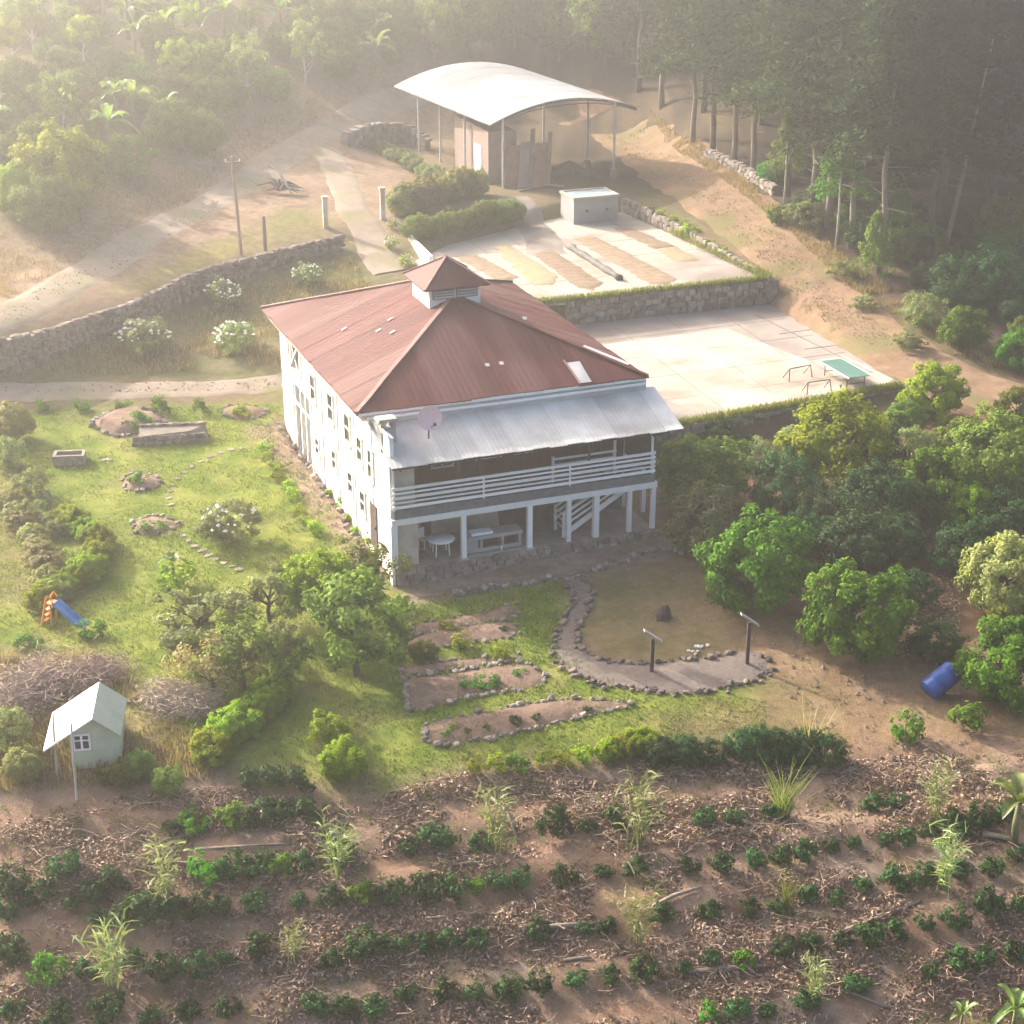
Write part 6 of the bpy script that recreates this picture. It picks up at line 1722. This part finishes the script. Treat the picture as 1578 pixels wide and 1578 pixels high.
def sticks(name, XY, r, lmin, lmax, w, mat, lift=.3):
    """bent twigs: two tapering four-sided lengths each"""
    n = len(XY); z = H(XY[:, 0], XY[:, 1]); a = r.normal(.25, .8, n); L = r.uniform(lmin, lmax, n)
    D = np.stack([np.cos(a), np.sin(a), r.normal(0, .14, n)], 1) * L[:, None] / 2; C = np.column_stack([XY, z + .04 + r.uniform(0, lift, n)])
    S = np.stack([-np.sin(a), np.cos(a), 0*a], 1); U = np.array([0, 0, 1.0]); ww = (w * r.uniform(.4, 1.4, n))[:, None]
    K = C + S * (L * r.normal(0, .10, n))[:, None] + U * (L * r.normal(0, .05, n))[:, None]
    Q = []
    for p, f in ((C - D, 1.0), (K, .8), (C + D, .35)):
        for i, j in ((-1,-1),(1,-1),(1,1),(-1,1)): Q.append(p + S*ww*i*f/2 + U*ww*j*f*.4)
    V = np.stack(Q, 1).reshape(-1, 3); o = (np.arange(n) * 12)[:, None]
    F = np.concatenate([o + np.array(q) + b for b in (0, 4) for q in ((0,4,5,1),(1,5,6,2),(2,6,7,3),(3,7,4,0))], 0)
    return link(name, quadmesh(name, V, F, mat))
XY, r = scatter(1900, FIELD, .50, 5, .55)
tag(sticks('brushwood', XY, r, .2, .9, .03, M['stick']), 'cut brown brushwood strewn between the coffee rows', 'brushwood', kind='stuff')
XY, r = scatter(1500, pxpoly([(1290,900),(1480,880),(1480,1040),(1380,1010)]), .45, 6)
V, F = leaves_at(np.column_stack([XY, H(XY[:, 0], XY[:, 1]) + .04]), np.tile([0, 0, .8], (len(XY), 1)), .18, .07, r, .4, .3)
tag(link('dead_leaves', quadmesh('dead_leaves', V, F, M['litter'], r.uniform(0, 1, len(F)))), 'pale dead leaves on the soil under the orchard', 'leaf litter', kind='stuff')

XY, r = scatter(900, FIELD, .46, 45, .5)
cc = np.repeat(np.column_stack([XY, H(XY[:, 0], XY[:, 1]) + .07]), 9, 0); cc[:, :2] += r.normal(0, .10, (len(cc), 2)); cc[:, 2] += r.uniform(-.04, .10, len(cc))
V, F = leaves_at(cc, np.tile([0, 0, .5], (len(cc), 1)), .13, .045, r, .6, .3)
tag(link('weeds', quadmesh('weeds', V, F, M['olive'], r.uniform(0, 1, len(F)))), 'small scattered weeds between the coffee rows', 'weeds', kind='stuff')
def blades(XY, r, h, w, zoff=0.0, z=None):
    n = len(XY); z = H(XY[:, 0], XY[:, 1]) if z is None else z
    a = r.uniform(0, 6.283, n); hh = h * r.uniform(.5, 1.4, n); l = hh * r.uniform(0, .7, n); b = r.uniform(0, 6.283, n)
    B = np.column_stack([XY, z + zoff]); S = np.stack([np.cos(a), np.sin(a), 0*a], 1) * (w * r.uniform(.6, 1.4, n))[:, None] / 2
    T = B + np.stack([np.cos(b)*l, np.sin(b)*l, hh], 1)
    V = np.stack([B - S, B + S, T + S*.25, T - S*.25], 1).reshape(-1, 3)
    return V, np.arange(n*4).reshape(n, 4)
LAWNP = pxpoly([(-60,632),(430,625),(436,690),(600,890),(640,915),(860,895),(860,1000),(950,1066),(1180,1075),(1180,1120),(1000,1145),(720,1188),(570,1225),(330,1205),(240,1140),(120,1000),(-60,1010)])
XY, r = scatter(42000, LAWNP, .40, 7, .6)
for ring in ([G(x, y) for x, y in PATH_OUT + PATH_IN],):
    XY = XY[poly_sd(XY[:, 0], XY[:, 1], ring) > .1]
V, F = blades(XY, r, .085, .05)
tag(link('grass', quadmesh('grass', V, F, M['grassleaf'], r.uniform(0, .8, len(F)))), 'short uneven lawn grass around the house', 'grass', kind='stuff')
def verge(line, width, n, z, h, seed):
    r = np.random.default_rng(seed); L = smooth_line(line, .1); k = r.integers(0, len(L), n); XY = L[k] + r.normal(0, width, (n, 2))
    return blades(XY, r, h, .05, z=np.full(n, z) if z is not None else None)
VF = [verge([hw(14.6,5.1), hw(23,5.75), hw(32.5,6.5)], .16, 5200, COURT_Z - .02, .28, 1), verge([hw(17,23.8), hw(26,23.75), hw(33.6,23.6)], .14, 5200, TERR_Z - .02, .30, 2), verge([at(1182,432,TERR_Z), at(1110,397,TERR_Z), at(1040,362,TERR_Z)], .25, 1500, TERR_Z + .2, .3, 3)]
V = np.vstack([v for v, f in VF]); F = np.arange(len(V)).reshape(-1, 4)
tag(link('grass_verge', quadmesh('grass_verge', V, F, M['grassleaf'], RNG.uniform(.3, 1, len(F)))), 'sunlit green grass fringe along the court and terrace edges', 'grass', kind='stuff')
SCR = [(pxpoly([(930,205),(1010,235),(1190,345),(1290,450),(1420,555),(1300,520),(1200,440),(1100,340),(1000,270)]), 3000, .53, 17), (pxpoly([(-40,520),(-40,300),(250,215),(600,120),(640,140),(430,260),(200,390)]), 9000, .48, 11), (pxpoly([(1000,170),(1100,240),(1210,330),(1400,470),(1560,580),(1500,560),(1300,440),(1180,330),(1050,240)]), 6000, .42, 12), (pxpoly([(-40,585),(200,520),(380,440),(560,390),(620,430),(430,560)]), 7000, .45, 13), (pxpoly([(-60,1010),(160,1010),(300,1140),(330,1200),(-60,1230)]), 7000, .42, 14)]
ROADL = [smooth_line(pxpoly(q), .5) for q in ([(-70,520),(0,490),(80,450),(180,395),(300,325),(400,268),(480,217),(540,183),(596,157)], [(490,216),(520,262),(545,320),(572,370),(600,420)])]
ROADL = np.vstack(ROADL)
VV, TT = [], []
for poly, n, th, sd in SCR:
    XY, r = scatter(n, poly, th, sd)
    XY = XY[np.min(np.hypot(XY[:, None, 0] - ROADL[None, :, 0], XY[:, None, 1] - ROADL[None, :, 1]), 1) > 1.7]; n = len(XY)
    v, f = blades(XY, r, .30 if sd != 17 else .14, .05); VV.append(v); TT.append(r.uniform(0, 1, n))
V = np.vstack(VV); F = np.arange(len(V)).reshape(-1, 4)
tag(link('dry_grass', quadmesh('dry_grass', V, F, M['grassdry'], np.concatenate(TT))), 'rough dry grass on the banks and track verges', 'grass', kind='stuff')

# loose stones on the dirt, weeds round the beds
def pebbles(polys, seed):
    r = np.random.default_rng(seed); PP = []
    for poly, n in polys:
        XY, _ = scatter(n, poly, None, seed + n); PP.append(XY)
    XY = np.vstack(PP); n = len(XY); C = np.column_stack([XY, H(XY[:, 0], XY[:, 1]) + .05]); S = r.uniform(.02, .075, (n, 1)) * r.uniform(.6, 1.4, (n, 1))
    O = np.array([(1,0,0),(0,1,0),(-1,0,0),(0,-1,0),(0,0,.7),(0,0,-.7)], float)
    V = (C[:, None, :] + O[None] * S[:, None, :] * r.uniform(.6, 1.4, (n, 6, 1))).reshape(-1, 3); o = (np.arange(n) * 6)[:, None, None]
    T = o + np.array([(0,1,4,4),(1,2,4,4),(2,3,4,4),(3,0,4,4)])[None]
    me = bpy.data.meshes.new('loose_stones'); me.from_pydata(V.tolist(), [], [tuple(q[:3]) for q in T.reshape(-1, 4).tolist()]); me.materials.append(M['stone']); return me
PB = [(pxpoly([(392,655),(440,650),(600,860),(600,900),(480,790)]), 700), (pxpoly([(620,925),(740,905),(880,882),(1040,835),(1060,850),(880,892),(740,915)]), 500), (pxpoly([(960,205),(1100,280),(1200,360),(1300,470),(1480,575),(1440,590),(1260,490),(1150,370),(1000,270)]), 1300),
      (pxpoly([(0,480),(180,385),(400,258),(600,148),(600,165),(400,285),(180,415),(0,515)]), 900), (pxpoly([(1110,960),(1240,985),(1480,1060),(1560,1150),(1290,1160),(1190,1050)]), 500), (pxpoly([(0,596),(430,585),(430,600),(0,612)]), 300)]
tag(link('loose_stones', pebbles(PB, 77)), 'small loose stones strewn over the dirt tracks and yard', 'stones', kind='stuff')
XY, r = scatter(3200, pxpoly([(605,925),(870,895),(860,1000),(980,1075),(990,1110),(720,1170),(600,1110)]), .47, 19, .9)
V, F = blades(XY, r, .17, .05)
tag(link('bed_weeds', quadmesh('bed_weeds', V, F, M['grassleaf'], r.uniform(0, .7, len(F)))), 'rough grass and weeds growing between the garden beds', 'grass', kind='stuff')

# ------------------------------------------------------------------ morning haze filling the whole place
m = bpy.data.materials.new('haze_air'); m.use_nodes = True
nt = m.node_tree
for n in list(nt.nodes): nt.nodes.remove(n)
out = nt.nodes.new('ShaderNodeOutputMaterial'); pv = nt.nodes.new('ShaderNodeVolumePrincipled')
pv.inputs['Color'].default_value = (.98, .97, .95, 1)
pv.inputs['Density'].default_value = HAZE_DENSITY
pv.inputs['Anisotropy'].default_value = 0.82
nt.links.new(pv.outputs[0], out.inputs['Volume'])
zmin = float(AZ.min()) - 1.0
zmax = 37.5
o = MB().box(-700, 700, -60, 1000, zmin, zmax).build('haze', m)
tag(o, 'pale sunlit haze filling the valley air', 'haze', kind='stuff')
